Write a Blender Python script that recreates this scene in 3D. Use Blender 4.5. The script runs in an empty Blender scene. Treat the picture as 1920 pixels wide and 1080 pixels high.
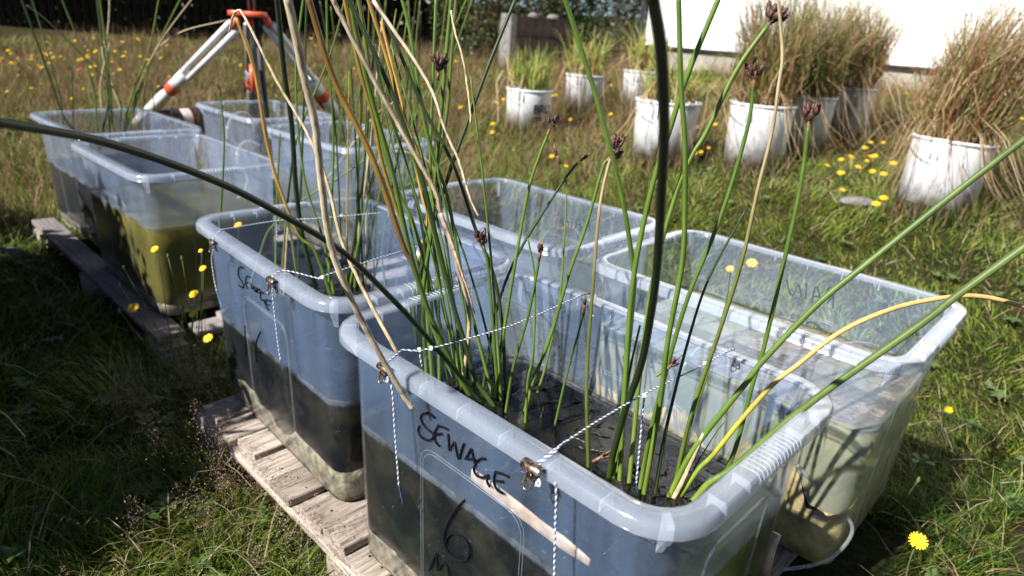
import bpy, math, random
import numpy as np
from mathutils import Vector, Matrix
random.seed(7); rng = np.random.default_rng(7)
S = bpy.context.scene
COL = S.collection

# ------------------------------------------------------------------ camera
F, PITCH, ROLL, CH = 1248.3, .37248, .07143, 1.19      # focal length for a 1920 px wide frame, tilt, roll, eye height
_fw = Vector((0, math.cos(PITCH), -math.sin(PITCH)))
_u0 = Vector((0, math.sin(PITCH), math.cos(PITCH))); _r0 = Vector((1, 0, 0))
_r = _r0 * math.cos(ROLL) + _u0 * math.sin(ROLL); _u = _u0 * math.cos(ROLL) - _r0 * math.sin(ROLL)
cam = bpy.data.cameras.new('camera'); co = bpy.data.objects.new('camera', cam); COL.objects.link(co)
m = Matrix((_r, _u, -_fw)).transposed().to_4x4(); m.translation = (0, 0, CH); co.matrix_world = m
cam.sensor_width = 36; cam.lens = 36 * F / 1920; cam.clip_start = .02; cam.clip_end = 300
cam.dof.use_dof = True; cam.dof.focus_distance = 1.15; cam.dof.aperture_fstop = 3.8
S.camera = co

# ------------------------------------------------------------------ light
SUN = Vector((-.8, -.6, .84)).normalized()
w = bpy.data.worlds.new('World'); S.world = w; w.use_nodes = True
nt = w.node_tree; bg = nt.nodes['Background']
sky = nt.nodes.new('ShaderNodeTexSky'); sky.sky_type = 'NISHITA'; sky.sun_disc = False
sky.sun_elevation = math.asin(SUN.z); sky.sun_rotation = math.atan2(SUN.x, SUN.y); sky.air_density = .5; sky.dust_density = .3
nt.links.new(sky.outputs[0], bg.inputs[0]); bg.inputs[1].default_value = .05
L = bpy.data.lights.new('sun', 'SUN'); L.energy = 5.0; L.angle = math.radians(.55); L.color = (1, .955, .89)
lo = bpy.data.objects.new('sun', L); COL.objects.link(lo); lo.rotation_euler = (-SUN).to_track_quat('-Z', 'Y').to_euler()
S.view_settings.view_transform = 'Standard'; S.view_settings.look = 'None'
S.view_settings.exposure = 1.0; S.view_settings.gamma = 1; S.view_settings.use_curve_mapping = False
S.cycles.max_bounces = 10; S.cycles.transparent_max_bounces = 40; S.cycles.diffuse_bounces = 3
S.cycles.glossy_bounces = 3; S.cycles.transmission_bounces = 5
S.cycles.caustics_reflective = False; S.cycles.caustics_refractive = False
S.cycles.use_denoising = True

# ------------------------------------------------------------------ helpers
def ray(px, py): return _fw + _r * ((px - 960) / F) + _u * ((540 - py) / F)
def at(px, py, d): return Vector((0, 0, CH)) + ray(px, py) * d
def atz(px, py, z):
    k = ray(px, py); return Vector((0, 0, CH)) + k * ((z - CH) / k.z)
def aty(px, py, y):
    k = ray(px, py); return Vector((0, 0, CH)) + k * (y / k.y)
def sst(a, b, x):
    t = np.clip((x - a) / (b - a), 0, 1); return t * t * (3 - 2 * t)
def T(x, y):
    """height of the lawn: level round the tubs, rising beyond them"""
    x = np.asarray(x, float); y = np.asarray(y, float)
    y0 = 2.0 + 1.3 * sst(.3, -1.2, x) if False else 2.0 + 1.3 * (1 - sst(-1.2, .3, x))
    s = .72 / (7.6 - y0)
    q = np.clip(y - y0, 0, None)
    base = s * (q - .25 * (1 - np.exp(-q / .25)))
    far = np.clip(y - 8, 0, None); base = base - s * far * .8
    side = .11 * np.clip(x - .35, 0, 4) * sst(1.9, 3.6, y) * (1 - .6 * sst(6, 9, y))
    return base + side
def attt(px, py, hh=0.):
    k = ray(px, py); o = Vector((0, 0, CH)); t = .8
    while t < 60:
        p = o + k * t
        if p.z < float(T(p.x, p.y)) + hh: break
        t += .01
    return p
def vnoise(x, y, sc, seed=0):
    x = np.asarray(x) / sc + 100.3 + seed * 17.1; y = np.asarray(y) / sc + 100.7 + seed * 9.7
    xi = np.floor(x).astype(int); yi = np.floor(y).astype(int); fx = x - xi; fy = y - yi
    fx = fx * fx * (3 - 2 * fx); fy = fy * fy * (3 - 2 * fy)
    def h(a, b):
        n = (a * 374761393 + b * 668265263 + seed * 974711) & 0xffffffff
        n = ((n ^ (n >> 13)) * 1274126177) & 0xffffffff
        return ((n ^ (n >> 16)) & 0xffff) / 65535.
    return (h(xi, yi) * (1 - fx) + h(xi + 1, yi) * fx) * (1 - fy) + (h(xi, yi + 1) * (1 - fx) + h(xi + 1, yi + 1) * fx) * fy

class MB:
    def __init__(s): s.v = []; s.f = []; s.c = []
    def add(s, vs, fs, col=None):
        n = len(s.v); s.v += [tuple(p) for p in vs]; s.f += [tuple(i + n for i in f) for f in fs]
        if col is not None: s.c += [col] * len(vs) if not isinstance(col, list) else col
    def box(s, c, d, M=None):
        x, y, z = c; a, b, h = d[0] / 2, d[1] / 2, d[2] / 2
        vs = [Vector((x + i * a, y + j * b, z + k * h)) for k in (-1, 1) for j in (-1, 1) for i in (-1, 1)]
        if M: vs = [M @ p for p in vs]
        s.add(vs, [(0, 2, 3, 1), (4, 5, 7, 6), (0, 1, 5, 4), (2, 6, 7, 3), (0, 4, 6, 2), (1, 3, 7, 5)])
    def tube(s, pts, rad, n=8, col=None, flat=1., cap=True):
        pts = [Vector(p) for p in pts]; N = len(pts)
        if not isinstance(rad, (list, tuple)): rad = [rad] * N
        t0 = (pts[1] - pts[0]).normalized(); a = t0.cross(Vector((.3, .9, .2))).normalized(); vs = []; cs = []
        for i, p in enumerate(pts):
            t = (pts[min(i + 1, N - 1)] - pts[max(i - 1, 0)]).normalized()
            a = (a - t * a.dot(t)).normalized(); b = t.cross(a)
            for k in range(n):
                g = 2 * math.pi * k / n; vs.append(p + (a * math.cos(g) + b * math.sin(g) * flat) * rad[i])
                if col is not None: cs.append(col[i] if isinstance(col, list) else col)
        fs = [(i * n + k, i * n + (k + 1) % n, (i + 1) * n + (k + 1) % n, (i + 1) * n + k) for i in range(N - 1) for k in range(n)]
        if cap: fs += [tuple(range(n))[::-1], tuple(range((N - 1) * n, N * n))]
        s.add(vs, fs, cs if col is not None else None)
    def lathe(s, prof, n=32, c=(0, 0)):
        vs = [(c[0] + r * math.cos(2 * math.pi * k / n), c[1] + r * math.sin(2 * math.pi * k / n), z) for r, z in prof for k in range(n)]
        s.add(vs, [(i * n + k, i * n + (k + 1) % n, (i + 1) * n + (k + 1) % n, (i + 1) * n + k) for i in range(len(prof) - 1) for k in range(n)])
    def mesh(s, name, smooth=True):
        me = bpy.data.meshes.new(name); me.from_pydata(s.v, [], s.f); me.update()
        if s.c:
            at_ = me.color_attributes.new('col', 'FLOAT_COLOR', 'POINT')
            at_.data.foreach_set('color', np.array([(*c[:3], 1) for c in s.c], np.float32).ravel())
        if smooth: me.polygons.foreach_set('use_smooth', [True] * len(me.polygons))
        return me
    def obj(s, name, mat, parent=None, smooth=True):
        return link(name, s.mesh(name, smooth), mat, parent)
def link(name, me, mat=None, parent=None):
    if mat is not None and not me.materials: me.materials.append(mat)
    o = bpy.data.objects.new(name, me); COL.objects.link(o)
    if parent: o.parent = parent
    return o
def empty(name, label, cat, loc=(0, 0, 0), rz=0, group=None):
    o = bpy.data.objects.new(name, None); COL.objects.link(o); o.location = loc; o.rotation_euler = (0, 0, rz)
    o.empty_display_size = .05
    return tag(o, label, cat, group)
def tag(o, label, cat, group=None):
    o['label'] = label; o['category'] = cat
    if group: o['group'] = group
    return o
def copy_tree(o, parent=None):
    c = o.copy(); COL.objects.link(c)
    if parent: c.parent = parent
    for ch in list(o.children): copy_tree(ch, c)
    return c
def numesh(name, V, Fc, C=None, smooth=False):
    """V (n,3), Fc (m,3) triangles"""
    me = bpy.data.meshes.new(name); me.vertices.add(len(V)); me.vertices.foreach_set('co', V.astype(np.float32).ravel())
    me.loops.add(Fc.size); me.loops.foreach_set('vertex_index', Fc.astype(np.int32).ravel())
    k = Fc.shape[1]; me.polygons.add(len(Fc)); me.polygons.foreach_set('loop_start', np.arange(0, Fc.size, k, dtype=np.int32))
    if smooth: me.polygons.foreach_set('use_smooth', np.ones(len(Fc), bool))
    if C is not None:
        a = me.color_attributes.new('col', 'FLOAT_COLOR', 'POINT'); a.data.foreach_set('color', np.c_[C, np.ones(len(C))].astype(np.float32).ravel())
    me.update(calc_edges=True); return me
def smoothpath(P, k=6):
    P = [Vector(p) for p in P]
    if len(P) < 3: return [P[0].lerp(P[1], i / k) for i in range(k + 1)]
    Q = [P[0] * 2 - P[1]] + P + [P[-1] * 2 - P[-2]]; out = []
    for i in range(1, len(Q) - 2):
        a, b, c, d = Q[i - 1:i + 3]
        for j in range(k):
            t = j / k; out.append(.5 * ((2 * b) + (c - a) * t + (2 * a - 5 * b + 4 * c - d) * t * t + (3 * b - a - 3 * c + d) * t ** 3))
    return out + [P[-1]]

# ------------------------------------------------------------------ materials
def mat(name):
    m = bpy.data.materials.new(name); m.use_nodes = True; n = m.node_tree; n.nodes.clear()
    out = n.nodes.new('ShaderNodeOutputMaterial'); return m, n, out
def N(n, t, **k):
    x = n.nodes.new('ShaderNode' + t)
    for a, b in k.items():
        if a.startswith('i_'): x.inputs[a[2:].replace('_', ' ')].default_value = b
        elif a[0] == 'n' and a[1:].isdigit(): x.inputs[int(a[1:])].default_value = b
        else: setattr(x, a, b)
    return x
def ramp(n, src, stops):
    r = N(n, 'ValToRGB'); e = r.color_ramp.elements
    while len(e) < len(stops): e.new(.5)
    for q, (p, c) in zip(e, stops): q.position = p; q.color = (*c, 1) if len(c) == 3 else c
    n.links.new(src, r.inputs[0]); return r
def coords(n, sc=(1, 1, 1), kind='Object'):
    t = N(n, 'TexCoord'); mp = N(n, 'Mapping'); mp.inputs['Scale'].default_value = sc; n.links.new(t.outputs[kind], mp.inputs[0]); return mp.outputs[0]
def noise(n, vec, scale, det=4, rough=.55):
    x = N(n, 'TexNoise', i_Scale=scale, i_Detail=det, i_Roughness=rough); n.links.new(vec, x.inputs['Vector']); return x.outputs['Fac']
def bump(n, h, s=.3, d=.002):
    b = N(n, 'Bump', i_Strength=s, i_Distance=d); n.links.new(h, b.inputs['Height']); return b.outputs[0]
def simple(name, c1, c2=None, sc=20, rough=.6, spec=.4, bs=.3, bd=.002, metal=0, det=5, stretch=(1, 1, 1), lo=.35, hi=.65):
    m, n, out = mat(name); b = N(n, 'BsdfPrincipled', i_Roughness=rough, i_Metallic=metal); b.inputs['Specular IOR Level'].default_value = spec
    f = noise(n, coords(n, stretch), sc, det)
    r = ramp(n, f, [(lo, c1), (hi, c2 or c1)]); n.links.new(r.outputs[0], b.inputs['Base Color'])
    if bs: n.links.new(bump(n, f, bs, bd), b.inputs['Normal'])
    n.links.new(b.outputs[0], out.inputs[0]); return m
def colmat(name, rough=.5, spec=.3, trans=.25, sc=60, var=.35, stretch=(1, 1, 1), bs=.2):
    """colour from the mesh's own attribute, with grain, thin-leaf translucency"""
    m, n, out = mat(name); a = N(n, 'VertexColor', layer_name='col')
    f = noise(n, coords(n, stretch), sc, 4, .65)
    r = ramp(n, f, [(.25, (1 - var,) * 3), (.75, (1 + var * .6,) * 3)])
    mx = N(n, 'MixRGB', blend_type='MULTIPLY', n0=1.); n.links.new(a.outputs[0], mx.inputs[1]); n.links.new(r.outputs[0], mx.inputs[2])
    b = N(n, 'BsdfPrincipled', i_Roughness=rough); b.inputs['Specular IOR Level'].default_value = spec
    n.links.new(mx.outputs[0], b.inputs['Base Color'])
    if bs: n.links.new(bump(n, f, bs, .001), b.inputs['Normal'])
    if trans:
        t = N(n, 'BsdfTranslucent'); n.links.new(mx.outputs[0], t.inputs[0]); ms = N(n, 'MixShader', n0=trans)
        n.links.new(b.outputs[0], ms.inputs[1]); n.links.new(t.outputs[0], ms.inputs[2]); n.links.new(ms.outputs[0], out.inputs[0])
    else: n.links.new(b.outputs[0], out.inputs[0])
    return m
def schlick(n, f0, f1, nrm):
    """mirror share by angle, the same from either side of the sheet"""
    lw = N(n, 'LayerWeight', i_Blend=.5)
    if nrm is not None: n.links.new(nrm, lw.inputs['Normal'])
    p = N(n, 'Math', operation='POWER', n1=4.); n.links.new(lw.outputs['Facing'], p.inputs[0])
    q = N(n, 'Math', operation='MULTIPLY_ADD', n1=f1, n2=f0); n.links.new(p.outputs[0], q.inputs[0]); return q.outputs[0]
def plastic(name, fac, col, tint, rough=.22, gl=.5, bsc=90, bstr=.12, vary=.06, dirt=True, tide=None, wet=.03, scum=(.20, .17, .10)):
    """milky polypropylene: part see-through, part scattering, waxy gloss"""
    m, n, out = mat(name); c = coords(n)
    f = noise(n, c, bsc, 3); nb = bump(n, f, bstr, .0006)
    tr = N(n, 'BsdfTransparent'); tr.inputs[0].default_value = (*tint, 1)
    df = N(n, 'BsdfDiffuse'); df.inputs[0].default_value = (*col, 1); n.links.new(nb, df.inputs['Normal'])
    tl = N(n, 'BsdfTranslucent'); tl.inputs[0].default_value = (*[x * .9 for x in col], 1)
    a = N(n, 'MixShader', n0=.42); n.links.new(df.outputs[0], a.inputs[1]); n.links.new(tl.outputs[0], a.inputs[2])
    f2 = noise(n, coords(n, (1, 1, .16)), 13, 6, .65)
    r = ramp(n, f2, [(.3, (fac - vary,) * 3), (.75, (fac + vary,) * 3)])
    h = r.outputs[0]
    if tide is not None:   # fogged above the waterline, wetted clear below it, a ragged line of scum between
        xyz = N(n, 'SeparateXYZ'); n.links.new(coords(n), xyz.inputs[0])
        wob = N(n, 'Math', operation='MULTIPLY_ADD', n1=.016, n2=-.008); n.links.new(noise(n, c, 22, 5, .6), wob.inputs[0])
        zz = N(n, 'Math', operation='ADD'); n.links.new(xyz.outputs['Z'], zz.inputs[0]); n.links.new(wob.outputs[0], zz.inputs[1])
        if isinstance(tide, tuple):
            tx = N(n, 'Math', operation='MULTIPLY_ADD', n1=-tide[1], n2=0.); n.links.new(xyz.outputs['X'], tx.inputs[0]); z2 = N(n, 'Math', operation='ADD'); n.links.new(zz.outputs[0], z2.inputs[0]); n.links.new(tx.outputs[0], z2.inputs[1]); zz = z2; tide = tide[0]
        up = N(n, 'MapRange', n1=tide - .002, n2=tide + .003); n.links.new(zz.outputs[0], up.inputs[0])
        mt_ = N(n, 'MixRGB'); n.links.new(up.outputs[0], mt_.inputs[0]); mt_.inputs[1].default_value = (wet, wet, wet, 1); n.links.new(h, mt_.inputs[2]); h = mt_.outputs[0]
        bd_ = N(n, 'MapRange', n1=0., n2=.016); ab = N(n, 'Math', operation='SUBTRACT', n1=tide); n.links.new(zz.outputs[0], ab.inputs[0]); aa = N(n, 'Math', operation='ABSOLUTE'); n.links.new(ab.outputs[0], aa.inputs[0]); n.links.new(aa.outputs[0], bd_.inputs[0])
        line = N(n, 'Math', operation='SUBTRACT', n0=1.); n.links.new(bd_.outputs[0], line.inputs[1]); ln3 = N(n, 'Math', operation='POWER', n1=3.); n.links.new(line.outputs[0], ln3.inputs[0])
        lm = N(n, 'Math', operation='MULTIPLY'); n.links.new(ln3.outputs[0], lm.inputs[0]); nr = ramp(n, noise(n, c, 16, 4, .6), [(.36, (.05, .05, .05)), (.6, (.75, .75, .75))]); n.links.new(nr.outputs[0], lm.inputs[1])
        cm = N(n, 'MixRGB'); n.links.new(ln3.outputs[0], cm.inputs[0]); cm.inputs[1].default_value = (*col, 1); cm.inputs[2].default_value = (*scum, 1); n.links.new(cm.outputs[0], df.inputs[0]); n.links.new(cm.outputs[0], tl.inputs[0])
        ad2 = N(n, 'Math', operation='MAXIMUM'); n.links.new(h, ad2.inputs[0]); n.links.new(lm.outputs[0], ad2.inputs[1]); h = ad2.outputs[0]
    if dirt:   # fine specks and drip marks of scum on the walls
        sp = ramp(n, noise(n, c, 130, 2, .5), [(.70, (0, 0, 0)), (.80, (.22, .22, .22))])
        ad = N(n, 'MixRGB', blend_type='ADD', n0=1.); n.links.new(h, ad.inputs[1]); n.links.new(sp.outputs[0], ad.inputs[2]); h = ad.outputs[0]
    b = N(n, 'MixShader'); n.links.new(h, b.inputs[0]); n.links.new(tr.outputs[0], b.inputs[1]); n.links.new(a.outputs[0], b.inputs[2])
    g = N(n, 'BsdfGlossy', i_Roughness=rough); g.inputs[0].default_value = (1, 1, 1, 1); n.links.new(nb, g.inputs['Normal'])
    mu = schlick(n, .035 * gl, .8 * gl, nb)
    k = N(n, 'MixShader'); n.links.new(mu, k.inputs[0]); n.links.new(b.outputs[0], k.inputs[1]); n.links.new(g.outputs[0], k.inputs[2])
    n.links.new(k.outputs[0], out.inputs[0]); return m
def watermat(name, fac, c1, c2, tint, sc=12, rough=.04, stretch=(1, 1, 1), bs=.25, lo=.35, hi=.7):
    """murky water: suspended matter scatters, the rest lets light through"""
    m, n, out = mat(name); c = coords(n, stretch); f = noise(n, c, sc, 7, .65)
    r = ramp(n, f, [(lo, c1), (hi, c2)])
    df = N(n, 'BsdfDiffuse'); n.links.new(r.outputs[0], df.inputs[0])
    tr = N(n, 'BsdfTransparent'); tr.inputs[0].default_value = (*tint, 1)
    b = N(n, 'MixShader', n0=fac); n.links.new(tr.outputs[0], b.inputs[1]); n.links.new(df.outputs[0], b.inputs[2])
    f2 = noise(n, coords(n), 55, 4, .6)
    g = N(n, 'BsdfGlossy', i_Roughness=rough); n.links.new(bump(n, f2, bs, .004), g.inputs['Normal'])
    ge = N(n, 'NewGeometry'); sx_ = N(n, 'SeparateXYZ'); n.links.new(ge.outputs['True Normal'], sx_.inputs[0]); up_ = N(n, 'MapRange', n1=.3, n2=.6); n.links.new(sx_.outputs['Z'], up_.inputs[0])
    fm_ = N(n, 'Math', operation='MULTIPLY'); n.links.new(schlick(n, .022, .95, None), fm_.inputs[0]); n.links.new(up_.outputs[0], fm_.inputs[1]); fr = fm_.outputs[0]; k = N(n, 'MixShader'); n.links.new(fr, k.inputs[0]); n.links.new(b.outputs[0], k.inputs[1]); n.links.new(g.outputs[0], k.inputs[2])
    n.links.new(k.outputs[0], out.inputs[0]); return m
M = {}
M['wall'] = plastic('milky_plastic', .13, (.56, .68, .92), (.95, .965, .98))
M['rim'] = plastic('frosted_rim_plastic', .22, (.76, .85, 1.), (.985, .99, 1.), rough=.13, gl=1.1, bsc=300, bstr=.22, vary=.05, dirt=False)
M['rib'] = plastic('rib_plastic', .5, (.78, .83, .93), (.96, .97, .98), rough=.2, gl=.6, dirt=False)
M['panel'] = plastic('panel_plastic', .16, (.78, .83, .93), (.96, .97, .98), rough=.2, gl=.6, dirt=False)
M['hose'] = plastic('hose_plastic', .32, (.72, .76, .82), (.95, .95, .95), rough=.12, gl=.9, dirt=False)
M['ink'] = simple('marker_ink', (.004, .004, .006), (.012, .012, .016), sc=80, rough=.8, spec=.05, bs=0)
M['ink_blue'] = simple('purple_mark', (.1, .05, .2), sc=80, bs=0)
M['dark_water'] = watermat('dark_water', .86, (.0015, .002, .0015), (.055, .048, .030), (.40, .38, .30), sc=11, lo=.42, hi=.95, rough=.02, bs=.14)
M['scum'] = simple('floating_scum', (.004, .0035, .002), (.030, .025, .014), sc=38, rough=.15, spec=.6, bs=.9, bd=.01)
m, n, out = mat('brown_surface_film'); c = coords(n); f = noise(n, c, 60, 6, .7); f2 = noise(n, c, 9, 4, .6)
b = N(n, 'BsdfPrincipled', i_Roughness=.25); r = ramp(n, f, [(.35, (.10, .08, .06)), (.7, (.55, .50, .42))]); n.links.new(r.outputs[0], b.inputs['Base Color']); n.links.new(bump(n, f, .8, .004), b.inputs['Normal'])
tr = N(n, 'BsdfTransparent'); al = ramp(n, f2, [(.40, (.12, .12, .12)), (.58, (.85, .85, .85))]); ms = N(n, 'MixShader'); n.links.new(al.outputs[0], ms.inputs[0]); n.links.new(tr.outputs[0], ms.inputs[1]); n.links.new(b.outputs[0], ms.inputs[2]); n.links.new(ms.outputs[0], out.inputs[0]); M['film'] = m
M['green_water'] = watermat('green_water', .93, (.045, .045, .005), (.115, .100, .012), (.6, .65, .35), sc=5, stretch=(1, 1, .6), lo=.42, hi=.6)
M['black_water'] = watermat('black_water', .92, (.004, .004, .003), (.015, .013, .01), (.3, .3, .25), sc=6)
M['clear_water'] = watermat('clear_water', .62, (.19, .28, .24), (.42, .40, .25), (.84, .92, .84), sc=5, stretch=(1, 1, .5))
M['grey_water'] = watermat('grey_water', .42, (.14, .17, .18), (.24, .27, .28), (.84, .88, .88), sc=5, stretch=(1, 1, .5))
M['silt'] = simple('pale_silt', (.015, .015, .009), (.34, .31, .20), sc=42, rough=.8, bs=.8, bd=.01, lo=.3, hi=.7)
M['algae'] = simple('yellow_algae', (.22, .17, .06), (.62, .50, .22), sc=24, rough=.8, bs=.8, bd=.01, lo=.3, hi=.7)
M['reed'] = colmat('reed_skin', rough=.46, spec=.38, trans=0, sc=90, var=.22, stretch=(1, 1, .12), bs=.25)
M['dryreed'] = colmat('dry_reed_skin', rough=.75, spec=.15, trans=0, sc=110, var=.5, stretch=(1, 1, .3), bs=.6)
M['head'] = simple('seed_head_brown', (.018, .009, .010), (.13, .06, .04), sc=160, rough=.5, bs=.5)
M['bract'] = simple('bract_tan', (.12, .05, .02), (.30, .17, .08), sc=90, rough=.6)
M['grass'] = colmat('grass_blades', rough=.5, spec=.3, trans=.35, sc=30, var=.3)
M['leafc'] = colmat('leaves', rough=.4, spec=.4, trans=.3, sc=40, var=.3)
M['petal'] = simple('yellow_petals', (.80, .46, .01), (.95, .66, .02), sc=300, rough=.6, bs=0)
M['petal_red'] = simple('red_petals', (.6, .03, .01), (.75, .08, .02), sc=200, rough=.6, bs=0)
M['stalk'] = simple('flower_stalk', (.07, .11, .03), (.12, .17, .05), sc=60, rough=.6)
M['rust'] = simple('rusty_steel', (.07, .04, .028), (.46, .37, .30), sc=120, rough=.32, spec=.6, metal=.75, bs=.6, lo=.42, hi=.62)
M['white'] = simple('white_cord', (.72, .74, .76), (.85, .86, .87), sc=300, rough=.8)
M['blue'] = simple('blue_cord', (.015, .035, .12), (.04, .09, .24), sc=300, rough=.8)
M['blue2'] = simple('bright_blue_cord', (.02, .12, .35), (.08, .35, .6), sc=300, rough=.6)
def wood(name, c1, c2, c3):
    m, n, out = mat(name); b = N(n, 'BsdfPrincipled', i_Roughness=.85); b.inputs['Specular IOR Level'].default_value = .2
    oi = N(n, 'ObjectInfo'); t = N(n, 'TexCoord'); ad = N(n, 'VectorMath', operation='ADD'); sc_ = N(n, 'VectorMath', operation='SCALE'); sc_.inputs['Scale'].default_value = 37.
    n.links.new(oi.outputs['Location'], sc_.inputs[0]); n.links.new(t.outputs['Object'], ad.inputs[0]); n.links.new(sc_.outputs[0], ad.inputs[1])
    mp = N(n, 'Mapping'); mp.inputs['Scale'].default_value = (14, 1.2, 14); n.links.new(ad.outputs[0], mp.inputs[0])
    f = noise(n, mp.outputs[0], 7, 8, .7)
    r = ramp(n, f, [(.3, c1), (.5, c2), (.72, c3)])
    kn = noise(n, ad.outputs[0], 16, 2); kr = ramp(n, kn, [(.68, (1, 1, 1)), (.75, (.25, .2, .17))])
    mx = N(n, 'MixRGB', blend_type='MULTIPLY', n0=1.); n.links.new(r.outputs[0], mx.inputs[1]); n.links.new(kr.outputs[0], mx.inputs[2])
    tone = ramp(n, oi.outputs['Random'], [(0, (.7, .66, .63)), (1, (1.15, 1.12, 1.1))])
    m2 = N(n, 'MixRGB', blend_type='MULTIPLY', n0=1.); n.links.new(mx.outputs[0], m2.inputs[1]); n.links.new(tone.outputs[0], m2.inputs[2])
    n.links.new(m2.outputs[0], b.inputs['Base Color']); n.links.new(bump(n, f, .7, .003), b.inputs['Normal']); n.links.new(b.outputs[0], out.inputs[0]); return m
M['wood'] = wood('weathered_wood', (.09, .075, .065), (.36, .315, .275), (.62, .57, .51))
M['wood2'] = wood('shade_grey_weathered_wood', (.12, .11, .11), (.28, .26, .27), (.40, .38, .38))  # weathered grey, its lower tone also standing for shade on the planks
M['pale_tan'] = simple('mottled_tan', (.30, .20, .13), (.66, .52, .38), sc=30, rough=.6, stretch=(1, 1, 1), bs=.4)
M['bucket'] = simple('white_bucket_plastic', (.34, .33, .32), (.70, .72, .76), sc=9, rough=.45, spec=.35, bs=.1, stretch=(1, 1, .4), det=8, lo=.32, hi=.46)
M['bucket_grimy'] = simple('grimy_bucket_plastic', (.13, .12, .11), (.62, .63, .66), sc=9, rough=.5, spec=.3, bs=.05, stretch=(1, 1, .25), lo=.35, hi=.6)
for _k in ('bucket', 'bucket_grimy'):   # soil splashed up the lowest part of the walls
    n = M[_k].node_tree; b = next(x for x in n.nodes if x.type == 'BSDF_PRINCIPLED'); src = b.inputs['Base Color'].links[0].from_socket
    xyz = N(n, 'SeparateXYZ'); n.links.new(coords(n), xyz.inputs[0]); f = noise(n, coords(n), 14, 6, .7)
    q = N(n, 'Math', operation='MULTIPLY_ADD', n1=.34, n2=-.08); n.links.new(f, q.inputs[0]); dlt = N(n, 'Math', operation='SUBTRACT'); n.links.new(xyz.outputs['Z'], dlt.inputs[0]); n.links.new(q.outputs[0], dlt.inputs[1])
    mr = N(n, 'MapRange', n1=-.02, n2=.16); n.links.new(dlt.outputs[0], mr.inputs[0]); mx = N(n, 'MixRGB'); n.links.new(mr.outputs[0], mx.inputs[0]); mx.inputs[1].default_value = (.11, .085, .055, 1); n.links.new(src, mx.inputs[2]); n.links.new(mx.outputs[0], b.inputs['Base Color'])
M['soil'] = simple('potting_soil', (.03, .022, .015), (.12, .09, .06), sc=50, rough=.9, bs=1, bd=.01)
M['print'] = simple('black_print', (.015, .015, .018), bs=0)
M['wire'] = simple('dull_wire', (.12, .12, .12), (.2, .2, .2), metal=.6, rough=.45)
M['render'] = simple('white_wall_render', (.84, .84, .84), (.90, .90, .89), sc=14, rough=.85, bs=.25, bd=.004)
M['plinth'] = simple('plinth_render', (.24, .22, .19), (.40, .38, .33), sc=8, rough=.9, bs=.6, bd=.01)
M['block'] = simple('concrete_block', (.14, .13, .125), (.23, .22, .21), sc=20, rough=.9, bs=.6, bd=.006)
M['blockshade'] = simple('shade_dark_board', (.035, .025, .022), (.085, .06, .05), sc=10, rough=.9, bs=.6, bd=.006)  # board colour kept dark to stand for the shade under the plants
M['black'] = simple('shade_black', (.0012, .0012, .001), (.0035, .0035, .003), sc=20, rough=1., spec=0., bs=.2)  # near-black colour stands in for shade on the fence and hedge core
M['bark'] = simple('bark', (.05, .035, .025), (.14, .10, .07), sc=20, rough=.9, bs=.8, bd=.01, stretch=(1, 1, .2))
M['alu'] = simple('painted_aluminium', (.62, .63, .65), (.78, .79, .80), sc=15, rough=.3, spec=.6, bs=0)
M['greyalu'] = simple('grey_aluminium', (.22, .23, .25), (.32, .33, .36), sc=15, rough=.4, metal=.3, bs=0)
M['red'] = simple('orange_red_plastic', (.55, .07, .03), (.68, .11, .05), sc=15, rough=.35, spec=.5, bs=0)
M['blk'] = simple('black_nylon', (.012, .012, .014), (.03, .03, .035), sc=60, rough=.6, bs=.4)
M['cloth'] = simple('pale_fabric', (.55, .52, .50), (.7, .68, .66), sc=60, rough=.9, bs=.4)
M['dark_metal'] = simple('dark_pipe', (.06, .06, .065), (.10, .10, .11), sc=20, rough=.4, bs=0)
M['ground'] = None
m, n, out = mat('lawn_soil'); b = N(n, 'BsdfPrincipled', i_Roughness=.95); b.inputs['Specular IOR Level'].default_value = .1
c = coords(n); f1 = noise(n, c, 1.3, 6, .6); f2 = noise(n, c, 45, 5, .7)
r1 = ramp(n, f1, [(.35, (.022, .034, .009)), (.5, (.055, .050, .018)), (.66, (.10, .07, .035))]); r2 = ramp(n, f2, [(.3, (.35, .35, .35)), (.7, (1.25, 1.25, 1.25))])
mx = N(n, 'MixRGB', blend_type='MULTIPLY', n0=1.); n.links.new(r1.outputs[0], mx.inputs[1]); n.links.new(r2.outputs[0], mx.inputs[2])
n.links.new(mx.outputs[0], b.inputs['Base Color']); n.links.new(bump(n, f2, 1., .03), b.inputs['Normal']); n.links.new(b.outputs[0], out.inputs[0]); M['ground'] = m

# ------------------------------------------------------------------ ground
xs = np.unique(np.r_[np.linspace(-90, -8, 14), np.linspace(-8, 8, 97), np.linspace(8, 90, 14)])
ys = np.unique(np.r_[np.linspace(-40, -1, 8), np.linspace(-1, 12, 79), np.linspace(12, 120, 16)])
X, Y = np.meshgrid(xs, ys); Z = T(X, Y) + .02 * (vnoise(X, Y, .5, 3) - .6)
nx, ny = len(xs), len(ys); idx = np.arange(nx * ny).reshape(ny, nx)
Fq = np.stack([idx[:-1, :-1], idx[:-1, 1:], idx[1:, 1:], idx[1:, :-1]], -1).reshape(-1, 4)
g = link('ground', numesh('ground', np.stack([X.ravel(), Y.ravel(), Z.ravel()], 1), Fq, smooth=True), M['ground']); g['kind'] = 'structure'

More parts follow.
